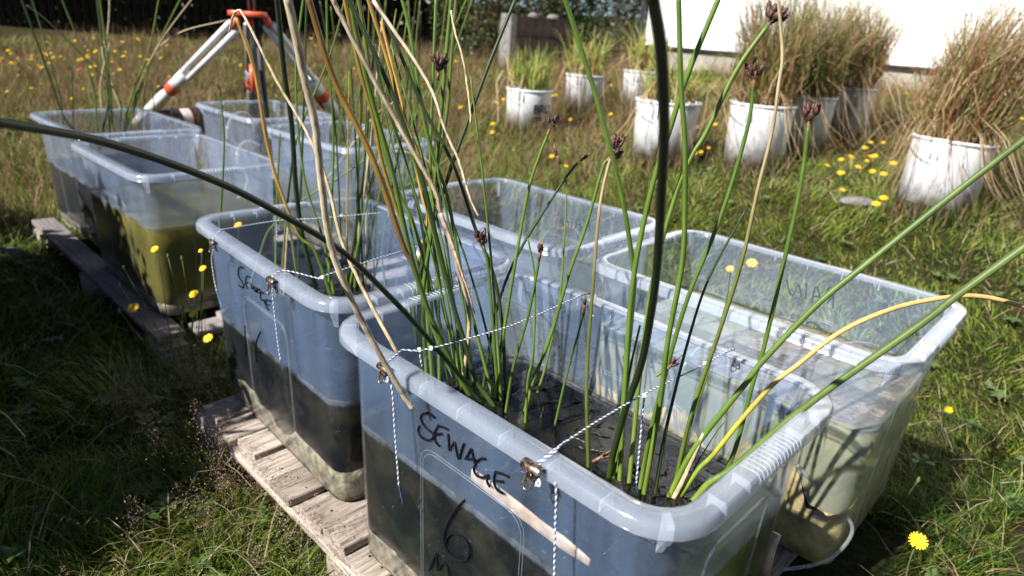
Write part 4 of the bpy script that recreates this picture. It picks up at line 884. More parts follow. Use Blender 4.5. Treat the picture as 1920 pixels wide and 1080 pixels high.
# airy seed panicles: little dots on hair stems (near left, along the pallet, and over the meadow)
def panicles(name, pts, hgt, nd, ds, col):
    n_ = len(pts); V = []; Cc = []
    bx, by = pts[:, 0], pts[:, 1]; bz = T(bx, by); hgt = hgt * rng.uniform(.7, 1.2, n_); lx = rng.normal(0, .10, n_) * hgt; ly = rng.normal(0, .10, n_) * hgt
    i_ = np.repeat(np.arange(n_), nd); t = rng.uniform(.55, 1, len(i_)); sp = .13 * hgt[i_] * (1.05 - t) * 2.0
    c_ = np.stack([bx[i_] + lx[i_] * t + rng.normal(0, 1, len(i_)) * sp, by[i_] + ly[i_] * t + rng.normal(0, 1, len(i_)) * sp, bz[i_] + hgt[i_] * t], 1)
    dirs = rng.normal(0, 1, (len(i_), 3, 3)); dirs /= np.linalg.norm(dirs, axis=2, keepdims=True); sz = (ds * rng.uniform(.6, 1.3, len(i_)))[:, None, None]
    V = (c_[:, None] + dirs * sz * np.array([1, 1, 1.6])).reshape(-1, 3); Fc = np.arange(len(V)).reshape(-1, 3); cl = np.repeat(np.array(col) * rng.uniform(.7, 1.3, (len(i_), 1)), 3, 0)
    o = link(name, numesh(name, V, Fc, cl), M['grass']); o['kind'] = 'stuff'
    # stems
    blades(name, bx, by, hgt, np.full(n_, .0009 if ds < .003 else .002), np.tile(np.array(col) * .8, (n_, 1)), np.full(n_, .15), z=bz)
pts = []
for (px, py, cnt, sp) in ((380, 780, 26, .10), (420, 730, 22, .09), (560, 960, 30, .09), (500, 900, 24, .10), (600, 1050, 22, .08), (450, 1040, 16, .12), (330, 760, 10, .1), (1720, 870, 10, .05), (300, 880, 8, .14)):
    p = atz(px, py, 0)
    for q in range(cnt): pts.append((p.x + random.gauss(0, sp) - .02, p.y + random.gauss(0, sp) - .05))
pts = np.array(pts); pts = pts[keepout(pts[:, 0], pts[:, 1])]
panicles('fine_seed_grass', pts, .22, 110, .0018, (.44, .30, .24))
x, y = sample(2600, 3.6, 8.5, 1.1); panicles('meadow_seed_heads', np.stack([x, y], 1), .30, 26, .0035, (.34, .20, .13))
# taller fresh tufts against the pallets
tx, ty, th, tl_ = [], [], [], []
for px, py, cnt, hh_ in ((335, 690, 160, .22), (365, 740, 120, .20), (300, 700, 60, .16), (450, 850, 120, .15), (520, 930, 130, .15), (1640, 1000, 170, .22), (1560, 1065, 120, .2), (1700, 960, 130, .18), (1800, 1050, 150, .16), (400, 640, 50, .22), (620, 1040, 90, .14), (1480, 1075, 60, .2), (1880, 960, 90, .15)):
    p = atz(px, py, 0)
    for q in range(cnt): tx.append(p.x + random.gauss(0, .05)); ty.append(p.y + random.gauss(0, .04)); th.append(hh_ * random.uniform(.5, 1.15))
tx, ty, th = map(np.array, (tx, ty, th)); k = keepout(tx, ty); tx, ty, th = tx[k], ty[k], th[k]
blades('tall_grass', tx, ty, th, rng.uniform(.003, .0055, len(tx)), mixc(len(tx), [(.06, .13, .02), (.11, .20, .03), (.15, .20, .05), (.3, .24, .1)], np.tile([.4, .35, .15, .1], (len(tx), 1))), rng.uniform(.2, .95, len(tx)))

x, y = sample(4300, .8, 6.5, .9)
blades('dead_thatch', x, y, rng.uniform(.06, .17, len(x)), rng.uniform(.0015, .0032, len(x)) * (1 + .25 * np.hypot(x, y)), mixc(len(x), [(.38, .31, .18), (.28, .20, .11), (.52, .45, .30)], np.tile([.4, .4, .2], (len(x), 1))), np.full(len(x), 1.12), z=T(x, y) + rng.uniform(.015, .05, len(x)), curl=.1)
tx, ty = [], []
for bx, by, br_ in BUCK:
    a = rng.uniform(0, 6.283, 420); q = br_ * rng.uniform(1.0, 1.45, 420); tx.append(bx + np.cos(a) * q); ty.append(by + np.sin(a) * q)
tx, ty = np.concatenate(tx), np.concatenate(ty)
blades('grass', tx, ty, rng.uniform(.08, .24, len(tx)), rng.uniform(.005, .009, len(tx)), mixc(len(tx), [(.10, .17, .03), (.17, .22, .05), (.32, .24, .12), (.24, .15, .08)], np.tile([.35, .25, .2, .2], (len(tx), 1))), rng.uniform(.1, .7, len(tx)))
V, Fc, Cc = [], [], []   # broad-leaved weeds: flat rosettes in the turf
x, y = sample(220, .9, 4.2, .9)
for wx_, wy_ in zip(x, y):
    n_ = random.randint(5, 9); zz = float(T(wx_, wy_)) + .03; a0 = random.uniform(0, 6.28); cl = random.choice([(.07, .14, .03), (.11, .18, .05), (.15, .21, .07)])
    for q in range(n_):
        a = a0 + 6.283 * q / n_ + random.gauss(0, .2); l = random.uniform(.02, .05); w_ = l * .2; ca, sa = math.cos(a), math.sin(a); b_ = len(V)
        for u, v, h_ in ((0, 0, 0), (.35, -1, .35), (.35, 1, .35), (.75, -.9, .45), (.75, .9, .45), (1, 0, .3)): V.append((wx_ + ca * u * l - sa * v * w_, wy_ + sa * u * l + ca * v * w_, zz + h_ * l * .8)); Cc.append(cl)
        Fc += [(b_, b_ + 1, b_ + 2), (b_ + 1, b_ + 3, b_ + 4), (b_ + 1, b_ + 4, b_ + 2), (b_ + 3, b_ + 5, b_ + 4)]
o = link('broad_leaved_weeds', numesh('broad_leaved_weeds', np.array(V), np.array(Fc), np.array(Cc)), M['leafc']); o['kind'] = 'stuff'

# ------------------------------------------------------------------ flowers
def flower_head(r, npet=3, mt='petal', seed=0):
    mb = MB(); rr = random.Random(seed)
    for ring_ in range(npet):
        cnt = 18 - ring_ * 4; rl = r * (1 - .27 * ring_)
        for i_ in range(cnt):
            a = 6.283 * (i_ + .5 * ring_) / cnt + rr.uniform(-.1, .1); w_ = rl * .115; up = .04 + .22 * ring_ + rr.uniform(-.08, .08); ca, sa = math.cos(a), math.sin(a)
            f = lambda u, v, z: (ca * u - sa * v, sa * u + ca * v, z)
            mb.add([f(r * .08, -w_ * .4, 0), f(rl * .6, -w_, rl * up * .7), f(rl, -w_ * .6, rl * up), f(rl, w_ * .6, rl * up), f(rl * .6, w_, rl * up * .7), f(r * .08, w_ * .4, 0)], [(0, 1, 4, 5), (1, 2, 3, 4)])
    mb.lathe([(.0005, -r * .5), (r * .16, -r * .42), (r * .26, -r * .12), (r * .2, r * .02), (.0005, r * .08)], 8)
    return mb.mesh('flower_head', False)
FH = [flower_head(.0155, 3, seed=s) for s in range(4)]; FS = [flower_head(.016, 2, seed=9)]
stk = MB(); stk.tube([(0, 0, -1), (.02, .01, -.66), (-.01, .015, -.33), (0, 0, 0)], [.012, .010, .008, .009], 5); STK = stk.mesh('stalk')
bud = MB(); bud.lathe([(.0003, -.008), (.003, -.006), (.0042, 0), (.003, .005), (.0012, .009)], 8); BUD = bud.mesh('bud')
def flower(label, head, base, s=1., group=None, red=False, near=True, mesh=None):
    head = Vector(head); base = Vector(base)
    f = empty('yellow_flower' if not red else 'orange_flower', label, 'flower', base, 0, group)
    hd = link('flower_head', mesh or random.choice(FH), M['petal'], f); hd.location = head - base; hd.scale = (s,) * 3
    d = Vector((-.25, -.55, .8)).normalized() if near else Vector((random.uniform(-.4, .2), -.35, 1)).normalized(); hd.rotation_euler = d.to_track_quat('Z', 'Y').to_euler()
    if near:
        mb = MB(); q = head - base; a = q * .4 + Vector((random.uniform(-.02, .02), random.uniform(-.02, .02), 0)); mb.tube(smoothpath([Vector((0, 0, 0)), a, q * .8 + Vector((random.uniform(-.006, .006), 0, .0)), q - d * .006], 4), [.0014] * 12 + [.0011] if False else .0017, 5); mb.obj('stalk', M['stalk'], f)
    else:
        st = link('stalk', STK, M['stalk'], f); L_ = (head - base).length; st.scale = (.12, .12, L_); st.location = head - base
        st.rotation_euler = (head - base).to_track_quat('Z', 'Y').to_euler()
    return f
def near_flower(label, px, py, dep, bpx, bpy_, s=1., **k):
    b_ = atz(bpx, bpy_, 0); return flower(label, at(px, py, dep), b_, s, 'yellow flowers among the tubs', **k)
near_flower('large yellow flower above the corner of the shaded pallet', 250, 577, 2.02, 325, 720, 1.15)
near_flower('yellow flower rising in front of the green water tub, topmost of its cluster', 290, 467, 2.1, 335, 705, .85)
near_flower('yellow flower in front of the green tub, upper of a close pair', 363, 551, 2.05, 345, 712, .95)
near_flower('yellow flower in front of the green tub, lower of a close pair', 362, 588, 1.98, 350, 720, .9)
near_flower('yellow flower at the left edge of the second SEWAGE tub, lowest of its cluster', 390, 634, 1.8, 380, 745, .9)
near_flower('half closed yellow flower touching the left edge of the second SEWAGE tub', 380, 503, 2.05, 372, 712, .75)
near_flower('small yellow flower behind the left corner of the second SEWAGE tub', 376, 470, 2.1, 378, 700, .5)
near_flower('yellow flower seen through the back wall of the second SEWAGE tub', 446, 422, 2.2, 430, 600, .9)
f_ = near_flower('big yellow dandelion head on the lawn in the lower right corner', 1722, 1014, 1.33, 1640, 1180, 1.15)
near_flower('small yellow flower on the lawn right of the RAIN tub', 1779, 768, 1.95, 1740, 830, .75)
near_flower('yellow flower seen through the far wall of the RAIN tub, larger one', 1410, 493, 2.35, 1400, 560, 1.25)
near_flower('yellow flower seen through the far wall of the RAIN tub, smaller one', 1369, 504, 2.35, 1375, 570, .9)
for i_, (px, py, dp, bx, by) in enumerate(((232, 502, 2.1, 330, 710), (224, 535, 2.05, 320, 715), (315, 480, 2.1, 345, 712), (341, 484, 2.1, 355, 712), (223, 582, 2.0, 315, 725), (344, 575, 2.0, 350, 718))):
    p = at(px, py, dp); b_ = atz(bx, by, 0); e_ = empty('flower_bud', ['closed bud at the far left of the flower cluster, beside the green tub', 'closed bud just under the leftmost bud of the cluster', 'closed bud on an upright stalk in the middle of the green water', 'closed bud right of the middle one, against the green water', 'lowest closed bud, left of the large yellow flower stem', 'closed bud hanging between the two lower yellow flowers'][i_], 'flower bud', b_, 0, 'closed buds before the green tub')
    hd = link('bud', BUD, M['stalk'], e_); hd.location = p - b_; mb = MB(); q = p - b_
    mb.tube(smoothpath([Vector((0, 0, 0)), q * .45 + Vector((.02, 0, -.01)), q], 5), .0011, 5); mb.obj('stalk', M['stalk'], e_)
p = at(1722, 900, 1.5); b_ = atz(1665, 985, 0); e_ = empty('flower_bud', 'woolly closed bud beside the dark plank end at the right', 'flower bud', b_); hd = link('bud', BUD, M['stalk'], e_); hd.location = p - b_; mb = MB(); mb.tube(smoothpath([Vector((0, 0, 0)), (p - b_) * .5, p - b_], 5), .0022, 6); mb.obj('stalk', M['stalk'], e_)
GR = 'yellow flowers scattered in the meadow'
def far_flower(px, py, label, hh=.12, s=1., red=False):
    hp = attt(px, py, hh); b_ = Vector((hp.x + random.uniform(-.02, .02), hp.y + random.uniform(-.02, .02), float(T(hp.x, hp.y)))); return flower(label, hp, b_, s, GR, near=False, red=red)
RF = [(1633, 267), (1656, 267), (1622, 277), (1596, 294), (1640, 292), (1632, 293), (1577, 299), (1551, 310), (1609, 313), (1577, 324), (1636, 321), (1657, 326), (1625, 301), (1657, 371), (1643, 382), (1580, 356), (1675, 306), (1361, 263), (1340, 233), (1314, 285), (1303, 287), (1328, 277), (1463, 276), (1445, 290), (1308, 239), (1418, 244), (1370, 254), (1417, 244), (1220, 248), (1227, 256), (1270, 262), (1069, 224), (1061, 311), (1145, 214), (1145, 160), (1062, 147), (924, 232), (1060, 118), (1072, 120), (944, 186), (932, 192), (864, 201), (923, 248), (1035, 293), (1230, 340), (855, 115), (768, 96), (1035, 180), (1042, 178), (1705, 130), (1700, 175), (1915, 222), (1690, 160)]
def where(px, py):
    if px > 1690: return 'small yellow flower in the grass behind the big tilted tub'
    if px > 1540: return 'small yellow flower in the dense patch left of the big tilted tub'
    if px > 1300: return 'small yellow flower in front of the bucket under brown grass'
    if px > 1160: return 'small yellow flower around the bucket behind the thick dark reed'
    if px > 1040: return 'small yellow flower around the second bucket from the left'
    return 'small yellow flower around or left of the lettered bucket'
for px, py in RF: far_flower(px, py, where(px, py), random.uniform(.08, .16), random.uniform(1., 1.5))
for i_ in range(74):
    px = random.uniform(-10, 330) if i_ < 62 else random.uniform(330, 800); py = random.gauss(118, 32) if px < 150 else random.gauss(100, 26); py = max(py, 72 + (px < 60) * 12)
    far_flower(px, min(py, 185), 'tiny yellow flower in the meadow left of the tripod' if px < 345 else 'tiny yellow flower in the meadow behind the reeds, right of the tripod leg', random.uniform(.10, .24), random.uniform(.75, 1.3))
o = far_flower(149, 130, 'red and orange flower in the back left meadow', .16, 1.7, True); o.children[0].data = o.children[0].data.copy(); o.children[0].data.materials[0] = M['petal_red']

# ------------------------------------------------------------------ buckets
def bucket(k, label, mt='bucket', tilt=(0, 0), text=False):
    x, y, z, dia, hh = BPOS[k]; R = dia / 2; e_ = empty('bucket', label, 'bucket', (x, y, z - .045), 0, 'white buckets used as plant pots'); e_.rotation_euler = (*tilt, 0)
    mb = MB(); rb = R * .90; mb.lathe([(.001, 0), (rb, 0), (R * .965, hh * .9), (R * .985, hh), (R * .955, hh), (R * .94, hh * .9), (rb * .95, .01), (.001, .01)], 48); mb.obj('body', M[mt], e_)
    mb = MB(); mb.lathe([(R * .975, hh - .014), (R * 1.015, hh - .012), (R * 1.02, hh - .003), (R * 1.01, hh + .004), (R * .96, hh + .003), (R * .955, hh - .01), (R * .985, hh - .022)], 48); mb.obj('rolled_rim', M[mt], e_)
    mb = MB(); mb.lathe([(R * .95, hh - .04), (R * .5, hh - .02), (.001, hh - .012)], 32); mb.obj('soil', M['soil'], e_)
    fa = math.atan2(-y, -x)
    mb = MB(); a0 = fa - .35
    for da in (-.09, .09):
        a = a0 + da; mb.tube([(math.cos(a) * R * (1.0), math.sin(a) * R * (1.0), hh - .01), (math.cos(a) * R * 1.0, math.sin(a) * R * 1.0, hh * .78)], .004, 6)
    mb.obj('handle_bracket', M[mt], e_)
    mb = MB(); mb.tube(smoothpath([(math.cos(a0 + t) * R * 1.03, math.sin(a0 + t) * R * 1.03, hh * (.86 - .13 * math.sin(t * 1.2 + 1.6) ** 2 - .05 * t)) for t in (0, -.25, -.5, -.8, -1.1)], 4), .002, 5); mb.obj('wire_handle', M['wire'], e_)
    if text:
        for tx_, zz, sz, nm in (('BRU', .56, .092, 'lettering'), ('FE', .34, .075, 'lettering')):
            cu = bpy.data.curves.new('lettering', 'FONT'); cu.body = tx_; cu.size = sz; cu.extrude = .0006; cu.offset = .003; tmp = bpy.data.objects.new('tmp', cu); COL.objects.link(tmp)
            bpy.context.view_layer.update(); me = bpy.data.meshes.new_from_object(tmp.evaluated_get(bpy.context.evaluated_depsgraph_get())); bpy.data.objects.remove(tmp)
            for v in me.vertices:
                zb_ = hh * zz + v.co.y; rr_ = rb + (R * .965 - rb) * zb_ / (hh * .9) + .0015 + v.co.z; a = fa + .22 + v.co.x / R; v.co = (math.cos(a) * rr_, math.sin(a) * rr_, zb_)
            me.materials.clear(); link(nm, me, M['print'], e_)
        mb = MB()
        for zz in (.27, .20):
            for q in range(6):
                a = fa + .22 + q * .075; rr_ = rb + (R * .965 - rb) * zz / .9 + .002; mb.tube([(math.cos(a) * rr_, math.sin(a) * rr_, hh * zz), (math.cos(a + .055) * rr_, math.sin(a + .055) * rr_, hh * zz)], .0045 if zz > .25 else .0028, 5, flat=.9)
        mb.obj('small_print', M['print'], e_)
    return e_
bucket('b1', 'white bucket printed with black letters, leftmost of the row', text=True)
bucket('b2', 'second white bucket from the left, pale walls streaked with dirt', 'bucket_grimy')
bucket('b3', 'white bucket behind the thick dark reed, farthest of the row', 'bucket_grimy')
b4_ = bucket('b4', 'white bucket with a black line low on its side, behind the thick dark reed')
bucket('b5', 'white bucket under tall brown grass, left one of the three', 'bucket')
bucket('b6', 'grimy bucket under tall grass in the middle of the three', 'bucket_grimy')
bucket('b6b', 'grimy bucket under tall grass at the right of the three', 'bucket_grimy')
b7_ = bucket('b7', 'big white tub tilted on the lawn, dead stalks hanging over its rim', 'bucket', (-.02, .05))
for bo, k in ((b4_, 'b4'), (b7_, 'b7')):
    x, y, z, dia, hh = BPOS[k]; mb = MB(); n_ = 40; zz = hh * .24; rr_ = dia / 2 * (.90 + .065 * .24 / .9) + .0012
    mb.tube([(math.cos(6.283 * i / n_) * rr_, math.sin(6.283 * i / n_) * rr_, zz) for i in range(n_ + 1)], .0028, 5); mb.obj('seam_line', M['print'], bo)
def potplant(k, label, n_, h, spread, cols, wts, wd=.006, arch=.7, droop=0, name='tufted_grass', lx=0., seeds=0):
    x, y, z, dia, hh = BPOS[k]; e_ = empty(name, label, 'grass plant', (x, y, z + hh - .04), 0, 'grasses growing in the buckets'); R = dia / 2
    def leafset(nm, cnt, H0, H1, s0, s1, wdt, cc, ww, drp=False, dots=0):
        a = rng.uniform(0, 6.283, cnt); rr_ = np.sqrt(rng.uniform(0, 1, cnt)) * R * .8; bx = np.cos(a) * rr_; by = np.sin(a) * rr_; da = a + rng.normal(0, 1.0, cnt)
        Hh = H0 + (H1 - H0) * rng.beta(1.6, 1.5, cnt); sp = np.abs(rng.normal(0, 1, cnt) * (s1 - s0) * .6 + s0) * Hh; V = []; C = []; col = mixc(cnt, cc, np.tile(ww, (cnt, 1)))
        tw = rng.uniform(0, 6.283, cnt); wv = wdt * rng.uniform(.4, 1.3, cnt); wx = -np.sin(tw) * wv / 2; wy = np.cos(tw) * wv / 2; kx = rng.normal(0, .07, cnt) * Hh; ky = rng.normal(0, .07, cnt) * Hh
        br_ = rng.uniform(0, 1, cnt) < .22; bk = rng.uniform(.45, .8, cnt)
        for t in (0, .22, .45, .62, .8, 1):
            if drp: hx = sp * t; zz = Hh * .25 * np.sin(np.pi * min(t * 1.6, 1)) - Hh * .9 * max(0, t - .3) ** 1.1
            else:
                hx = sp * t ** 1.5 + np.where(br_ & (t > bk), (t - bk) * Hh * .9, 0); zz = Hh * (t - arch * .35 * t ** 3 * (sp / Hh)) - np.where(br_ & (t > bk), (t - bk) * Hh * 1.1, 0)
            wob = math.sin(t * 5.5); px_ = bx + np.cos(da) * hx + lx * Hh * t ** 1.5 + kx * wob; py_ = by + np.sin(da) * hx + ky * wob; kk = (1 - t) ** .6 if t else .8
            if t < 1: V += [np.stack([px_ - wx * kk, py_ - wy * kk, zz + 0 * px_], 1), np.stack([px_ + wx * kk, py_ + wy * kk, zz + 0 * px_], 1)]; C += [col, col]
            else: V.append(np.stack([px_, py_, zz + 0 * px_], 1)); C.append(col); tips = V[-1]; prev = (V[-2] + V[-3]) / 2
        m_ = len(V); V = np.stack(V, 1).reshape(-1, 3); C = np.stack(C, 1).reshape(-1, 3); fs = []
        for i_ in range(4): q = 2 * i_; fs += [[q, q + 1, q + 3], [q, q + 3, q + 2]]
        fs.append([8, 9, 10]); Fc = ((np.arange(cnt) * m_)[:, None, None] + np.array(fs)[None]).reshape(-1, 3)
        if dots:   # seed spikelets along the upper part of the stems
            i_ = rng.integers(0, cnt, dots); t = rng.uniform(.0, 1.05, (dots, 1)); c_ = prev[i_] * (1 - t) + tips[i_] * t + rng.normal(0, .012, (dots, 3)); dr = rng.normal(0, 1, (dots, 3, 3)); dr /= np.linalg.norm(dr, axis=2, keepdims=True)
            v2 = (c_[:, None] + dr * rng.uniform(.003, .009, (dots, 1, 1)) * np.array([.7, .7, 1.6])).reshape(-1, 3); Fc = np.r_[Fc, len(V) + np.arange(dots * 3).reshape(-1, 3)]; V = np.r_[V, v2]; C = np.r_[C, np.repeat(mixc(dots, [(.34, .22, .12), (.46, .34, .2), (.2, .12, .07)], np.tile([.4, .35, .25], (dots, 1))), 3, 0)]
        o = link(nm, numesh(nm, V, Fc, C), M['grass'], e_); o['kind'] = 'stuff'
    leafset('leaves', n_, h * .3, h, spread * .25, spread, wd, cols, wts, dots=seeds)
    if droop: leafset('dead_stalks', droop, .30, .7, .5, 1.2, wd * .9, [(.50, .36, .20), (.62, .48, .30), (.36, .22, .10)], [.4, .3, .3], True)
    return e_
SG = [(.26, .36, .07), (.38, .42, .10), (.17, .28, .05), (.55, .46, .18), (.42, .26, .10)]
potplant('b1', 'bright green sedge tuft in the bucket with black letters', 150, .44, .75, SG, [.35, .25, .2, .12, .08], .013, droop=26)
potplant('b2', 'yellow green tuft spraying from the second bucket', 170, .46, .9, SG, [.25, .3, .1, .25, .1], .013, droop=40)
potplant('b3', 'yellow green tuft in the farthest bucket', 170, .48, .8, SG, [.25, .3, .1, .25, .1], .013, droop=30)
potplant('b4', 'low green tuft in the bucket behind the thick reed', 150, .36, .9, SG, [.3, .3, .15, .15, .1], .012, droop=50)
BG = [(.13, .19, .04), (.20, .25, .06), (.28, .17, .08), (.38, .25, .12), (.50, .38, .22), (.32, .10, .05)]
potplant('b5', 'tall brown and green grass standing against the white wall, left one', 1200, .90, .55, BG, [.24, .18, .18, .2, .15, .05], .007, droop=150, seeds=3000)
potplant('b6', 'tall green grass standing against the white wall, middle one', 1000, .80, .55, BG, [.36, .26, .14, .12, .08, .04], .007, droop=120, seeds=1200)
potplant('b6b', 'tall brown grass standing against the white wall, right one', 1200, .74, .60, BG, [.18, .12, .24, .2, .16, .1], .007, droop=170, seeds=1800)
potplant('b7', 'large shaggy brown grass leaning right out of the big tub', 2200, .86, .60, BG, [.12, .14, .22, .24, .2, .08], .0065, droop=200, lx=.30, seeds=5000)

# ------------------------------------------------------------------ house, fence, planter, shrubs behind
pA = at(1204, 90, 8.3); pB = at(1760, 150, 5.9); dv = Vector((pB.x - pA.x, pB.y - pA.y, 0)); wl = dv.length; dv.normalize(); wa = math.atan2(dv.y, dv.x)
zb = min(float(T(pA.x, pA.y)), float(T(pB.x, pB.y))) - .3
hs = empty('house', 'white rendered house wall on a grey plinth behind the potted grasses', 'house', (pA.x, pA.y, 0), wa)
zA = at(1250, 86, 9.2).z; zL = 1.10
mb = MB(); mb.box((wl * 1.2, .16, 2.6 + zL), (wl * 2.4, .24, 5.2)); hb_ = mb.obj('wall', M['render'], hs, False); hb_.location = (0, 0, 0)
mb = MB(); mb.box((wl * 1.2, .16, (zL + zb) / 2), (wl * 2.4, .20, zL - zb - .012)); mb.obj('plinth', M['plinth'], hs, False)
mb = MB(); mb.box((wl * 1.2, .02, zL - .004), (wl * 2.4, .05, .014)); mb.obj('drip_edge', M['dark_metal'], hs, False)
mb = MB(); mb.tube([(-.06, .0, zb), (-.06, .0, 5.)], .035, 10); mb.obj('drainpipe', M['dark_metal'], hs)
mb = MB(); mb.box((wl * 1.2, 2.4, 5.0), (wl * 2.4, 4.6, .2)); mb.obj('roof', M['dark_metal'], hs, False)
mb = MB(); mb.box((.02, 2.4, 2.2 + zb), (.2, 4.4, 5.4)); mb.obj('side_wall', M['render'], hs, False)

def leafcloud(name, c, r, n_, size, cols, wts, parent, seed=0, hollow=.35, holes=.0):
    q = rng.normal(0, 1, (n_, 3)); q /= np.linalg.norm(q, axis=1, keepdims=True); rad = rng.uniform(hollow, 1, (n_, 1)) ** .6
    lump = .72 + .5 * vnoise(q[:, 0] * 3 + q[:, 2] * 2, q[:, 1] * 3 - q[:, 2], .6, seed)[:, None]
    P = np.array(c) + q * rad * lump * np.array(r)
    a = rng.normal(0, 1, (n_, 3)); a /= np.linalg.norm(a, axis=1, keepdims=True); b_ = np.cross(a, rng.normal(0, 1, (n_, 3))); b_ /= np.linalg.norm(b_, axis=1, keepdims=True); s_ = size * rng.uniform(.6, 1.4, (n_, 1))
    V = np.stack([P - a * s_, P + b_ * s_ * .45, P + a * s_, P - b_ * s_ * .45], 1).reshape(-1, 3); Fc = np.arange(n_ * 4).reshape(-1, 4)
    cl = np.repeat(mixc(n_, cols, np.tile(wts, (n_, 1))), 4, 0); return link(name, numesh(name, V, Fc, cl), M['leafc'], parent)
LG = [(.018, .036, .010), (.038, .065, .016), (.085, .11, .035), (.15, .09, .045)]
def shrub(label, px, py, dep, r, n_, size, w_=(.4, .3, .2, .1), trunk=True, flowers=0, name='shrub', base=None, cat='shrub'):
    p = at(px, py, dep) if base is None else Vector(base); gz = float(T(p.x, p.y)); e_ = empty(name, label, cat, (p.x, p.y, gz), 0, None)
    zc = max(p.z - gz, r[2] * .55); o = leafcloud('foliage', (0, 0, zc), r, n_, size, LG, w_, e_, seed=int(px)); o['kind'] = 'stuff'
    mb = MB(); rr = random.Random(int(px) + 5)
    for i_ in range(9):
        a = rr.uniform(0, 6.28); P = [Vector((0, 0, -.02)), Vector((math.cos(a) * r[0] * .2, math.sin(a) * r[1] * .2, zc * .6)), Vector((math.cos(a) * r[0] * .6, math.sin(a) * r[1] * .6, zc + r[2] * rr.uniform(.2, .8)))]
        mb.tube(smoothpath(P, 4), [.016 * (1 - .09 * j) for j in range(9)], 6)
    mb.obj('branches', M['bark'], e_)
    for i_ in range(flowers):
        fl = link('red_flower', FLR, M['petal_red'], e_); fl.location = (rr.uniform(-.4, .4) * r[0], -r[1] * rr.uniform(.6, 1.), zc + rr.uniform(.2, .8) * r[2]); fl.scale = (2.6,) * 3
    return e_
FLR = FH[1].copy(); FLR.materials.clear()
shrub('loose grey green shrub left of the concrete planter', 875, 40, 8.6, (.55, .5, .6), 2600, .03, (.25, .25, .3, .2))
shrub('dense low green shrub at the foot of the dark fence end', 895, 100, 8.1, (.32, .3, .26), 1100, .025, (.5, .3, .15, .05))
shrub('leafy shrub with red flowers growing over the planter', 990, 0, 9.0, (.75, .6, .42), 2800, .03, (.2, .35, .35, .1), flowers=5)
shrub('green shrub with bare twigs between the planter and the white house', 1150, 40, 8.8, (.45, .4, .55), 1500, .026, (.35, .35, .2, .1))
shrub('brown tinged low shrub in front of the white house corner', 1165, 85, 8.3, (.36, .3, .22), 1000, .022, (.2, .2, .25, .35))
o = shrub('thin climbing vine spread over the white house corner', 1225, 10, 9.25, (.20, .05, .55), 420, .026, (.7, .2, .1, 0.), name='vine', cat='vine')
shrub('tall dark shrub closing the view far behind the planter, left one', 0, 0, 0, (2.6, 1.2, 1.9), 5200, .07, (.5, .35, .15, 0), base=(-.9, 14.5, 1.7))
shrub('tall dark shrub closing the view far behind the planter, middle one', 0, 0, 0, (2.4, 1.2, 1.8), 5200, .07, (.4, .4, .2, 0), base=(2.3, 15.2, 1.7))
shrub('tall dark shrub far behind the corner of the white house', 0, 0, 0, (2.2, 1.2, 2.1), 4200, .07, (.5, .3, .2, 0), base=(-4.3, 13.2, 1.8))
# raised planter: pale end, long side coloured dark to stand for shade
p0 = at(944, 106, 7.9); gz = float(T(p0.x, p0.y)); p1 = at(962, 106, 7.75); p2_ = at(1075, 84, 8.4)
ple = empty('planter', 'raised planter with a pale concrete end and a long side coloured dark as shade', 'planter', (p1.x, p1.y, gz - .1), math.atan2(p2_.y - p1.y, p2_.x - p1.x))
pw = (p2_ - p1).length; htop = at(962, 28, 7.75).z - gz + .1
mb = MB(); mb.box((-.045, .06, htop / 2), (.09, .17, htop + .02)); mb.obj('end_block', M['block'], ple, False)
for i_ in range(3):
    mb = MB(); hh_ = htop / 3; mb.box((pw / 2, .03, hh_ * (i_ + .5)), (pw, .05, hh_ - .008)); mb.obj('board', M['blockshade'], ple, False)
mb = MB(); mb.box((pw / 2, .17, htop * .45), (pw - .02, .22, htop * .88)); mb.obj('soil', M['soil'], ple, False)
for i_, (u_, s_) in enumerate(((.30, .07), (.62, .085))):
    mb = MB(); mb.lathe([(s_ * .7, htop - .015), (s_ * .9, htop + .01), (s_ * .6, htop + .035), (.001, htop + .045)], 9, (pw * u_, .03)); st = mb.obj('stone', M['block'], ple)
# picket fence, its shade put into a near-black colour, with hedge behind
f0 = at(-260, 90, 8.6); f1 = at(745, 95, 8.4); fd = Vector((f1.x - f0.x, f1.y - f0.y, 0)); fl_ = fd.length; fa_ = math.atan2(fd.y, fd.x)
fe = empty('picket_fence', 'picket fence coloured black for shade across the back left of the meadow', 'fence', (f0.x, f0.y, 0), fa_)
pk = MB(); pk.add([(-.042, 0, -.1), (.042, 0, -.1), (.042, 0, 1.25), (0, 0, 1.33), (-.042, 0, 1.25), (-.042, .018, -.1), (.042, .018, -.1), (.042, .018, 1.25), (0, .018, 1.33), (-.042, .018, 1.25)], [(0, 1, 2, 3, 4), (9, 8, 7, 6, 5), (0, 5, 6, 1), (1, 6, 7, 2), (2, 7, 8, 3), (3, 8, 9, 4), (4, 9, 5, 0)]); PK = pk.mesh('picket', False)
npk = int(fl_ / .108)
for i_ in range(npk):
    s_ = i_ * .108; wx_, wy_ = f0.x + fd.x / fl_ * s_, f0.y + fd.y / fl_ * s_
    o = link('picket', PK, M['black'], fe); o.location = (s_, 0, float(T(wx_, wy_)) - .02); o.rotation_euler = (0, random.uniform(-.01, .01), 0); o.scale = (1, 1, random.uniform(.97, 1.03))
mb = MB()
for zz in (.35, 1.02):
    for i_ in range(8):
        s0 = fl_ * i_ / 8; s1 = fl_ * (i_ + 1) / 8; zz_ = lambda s_: float(T(f0.x + fd.x / fl_ * s_, f0.y + fd.y / fl_ * s_)) + zz
        mb.tube([(s0, .045, zz_(s0)), (s1, .045, zz_(s1))], .032, 4)
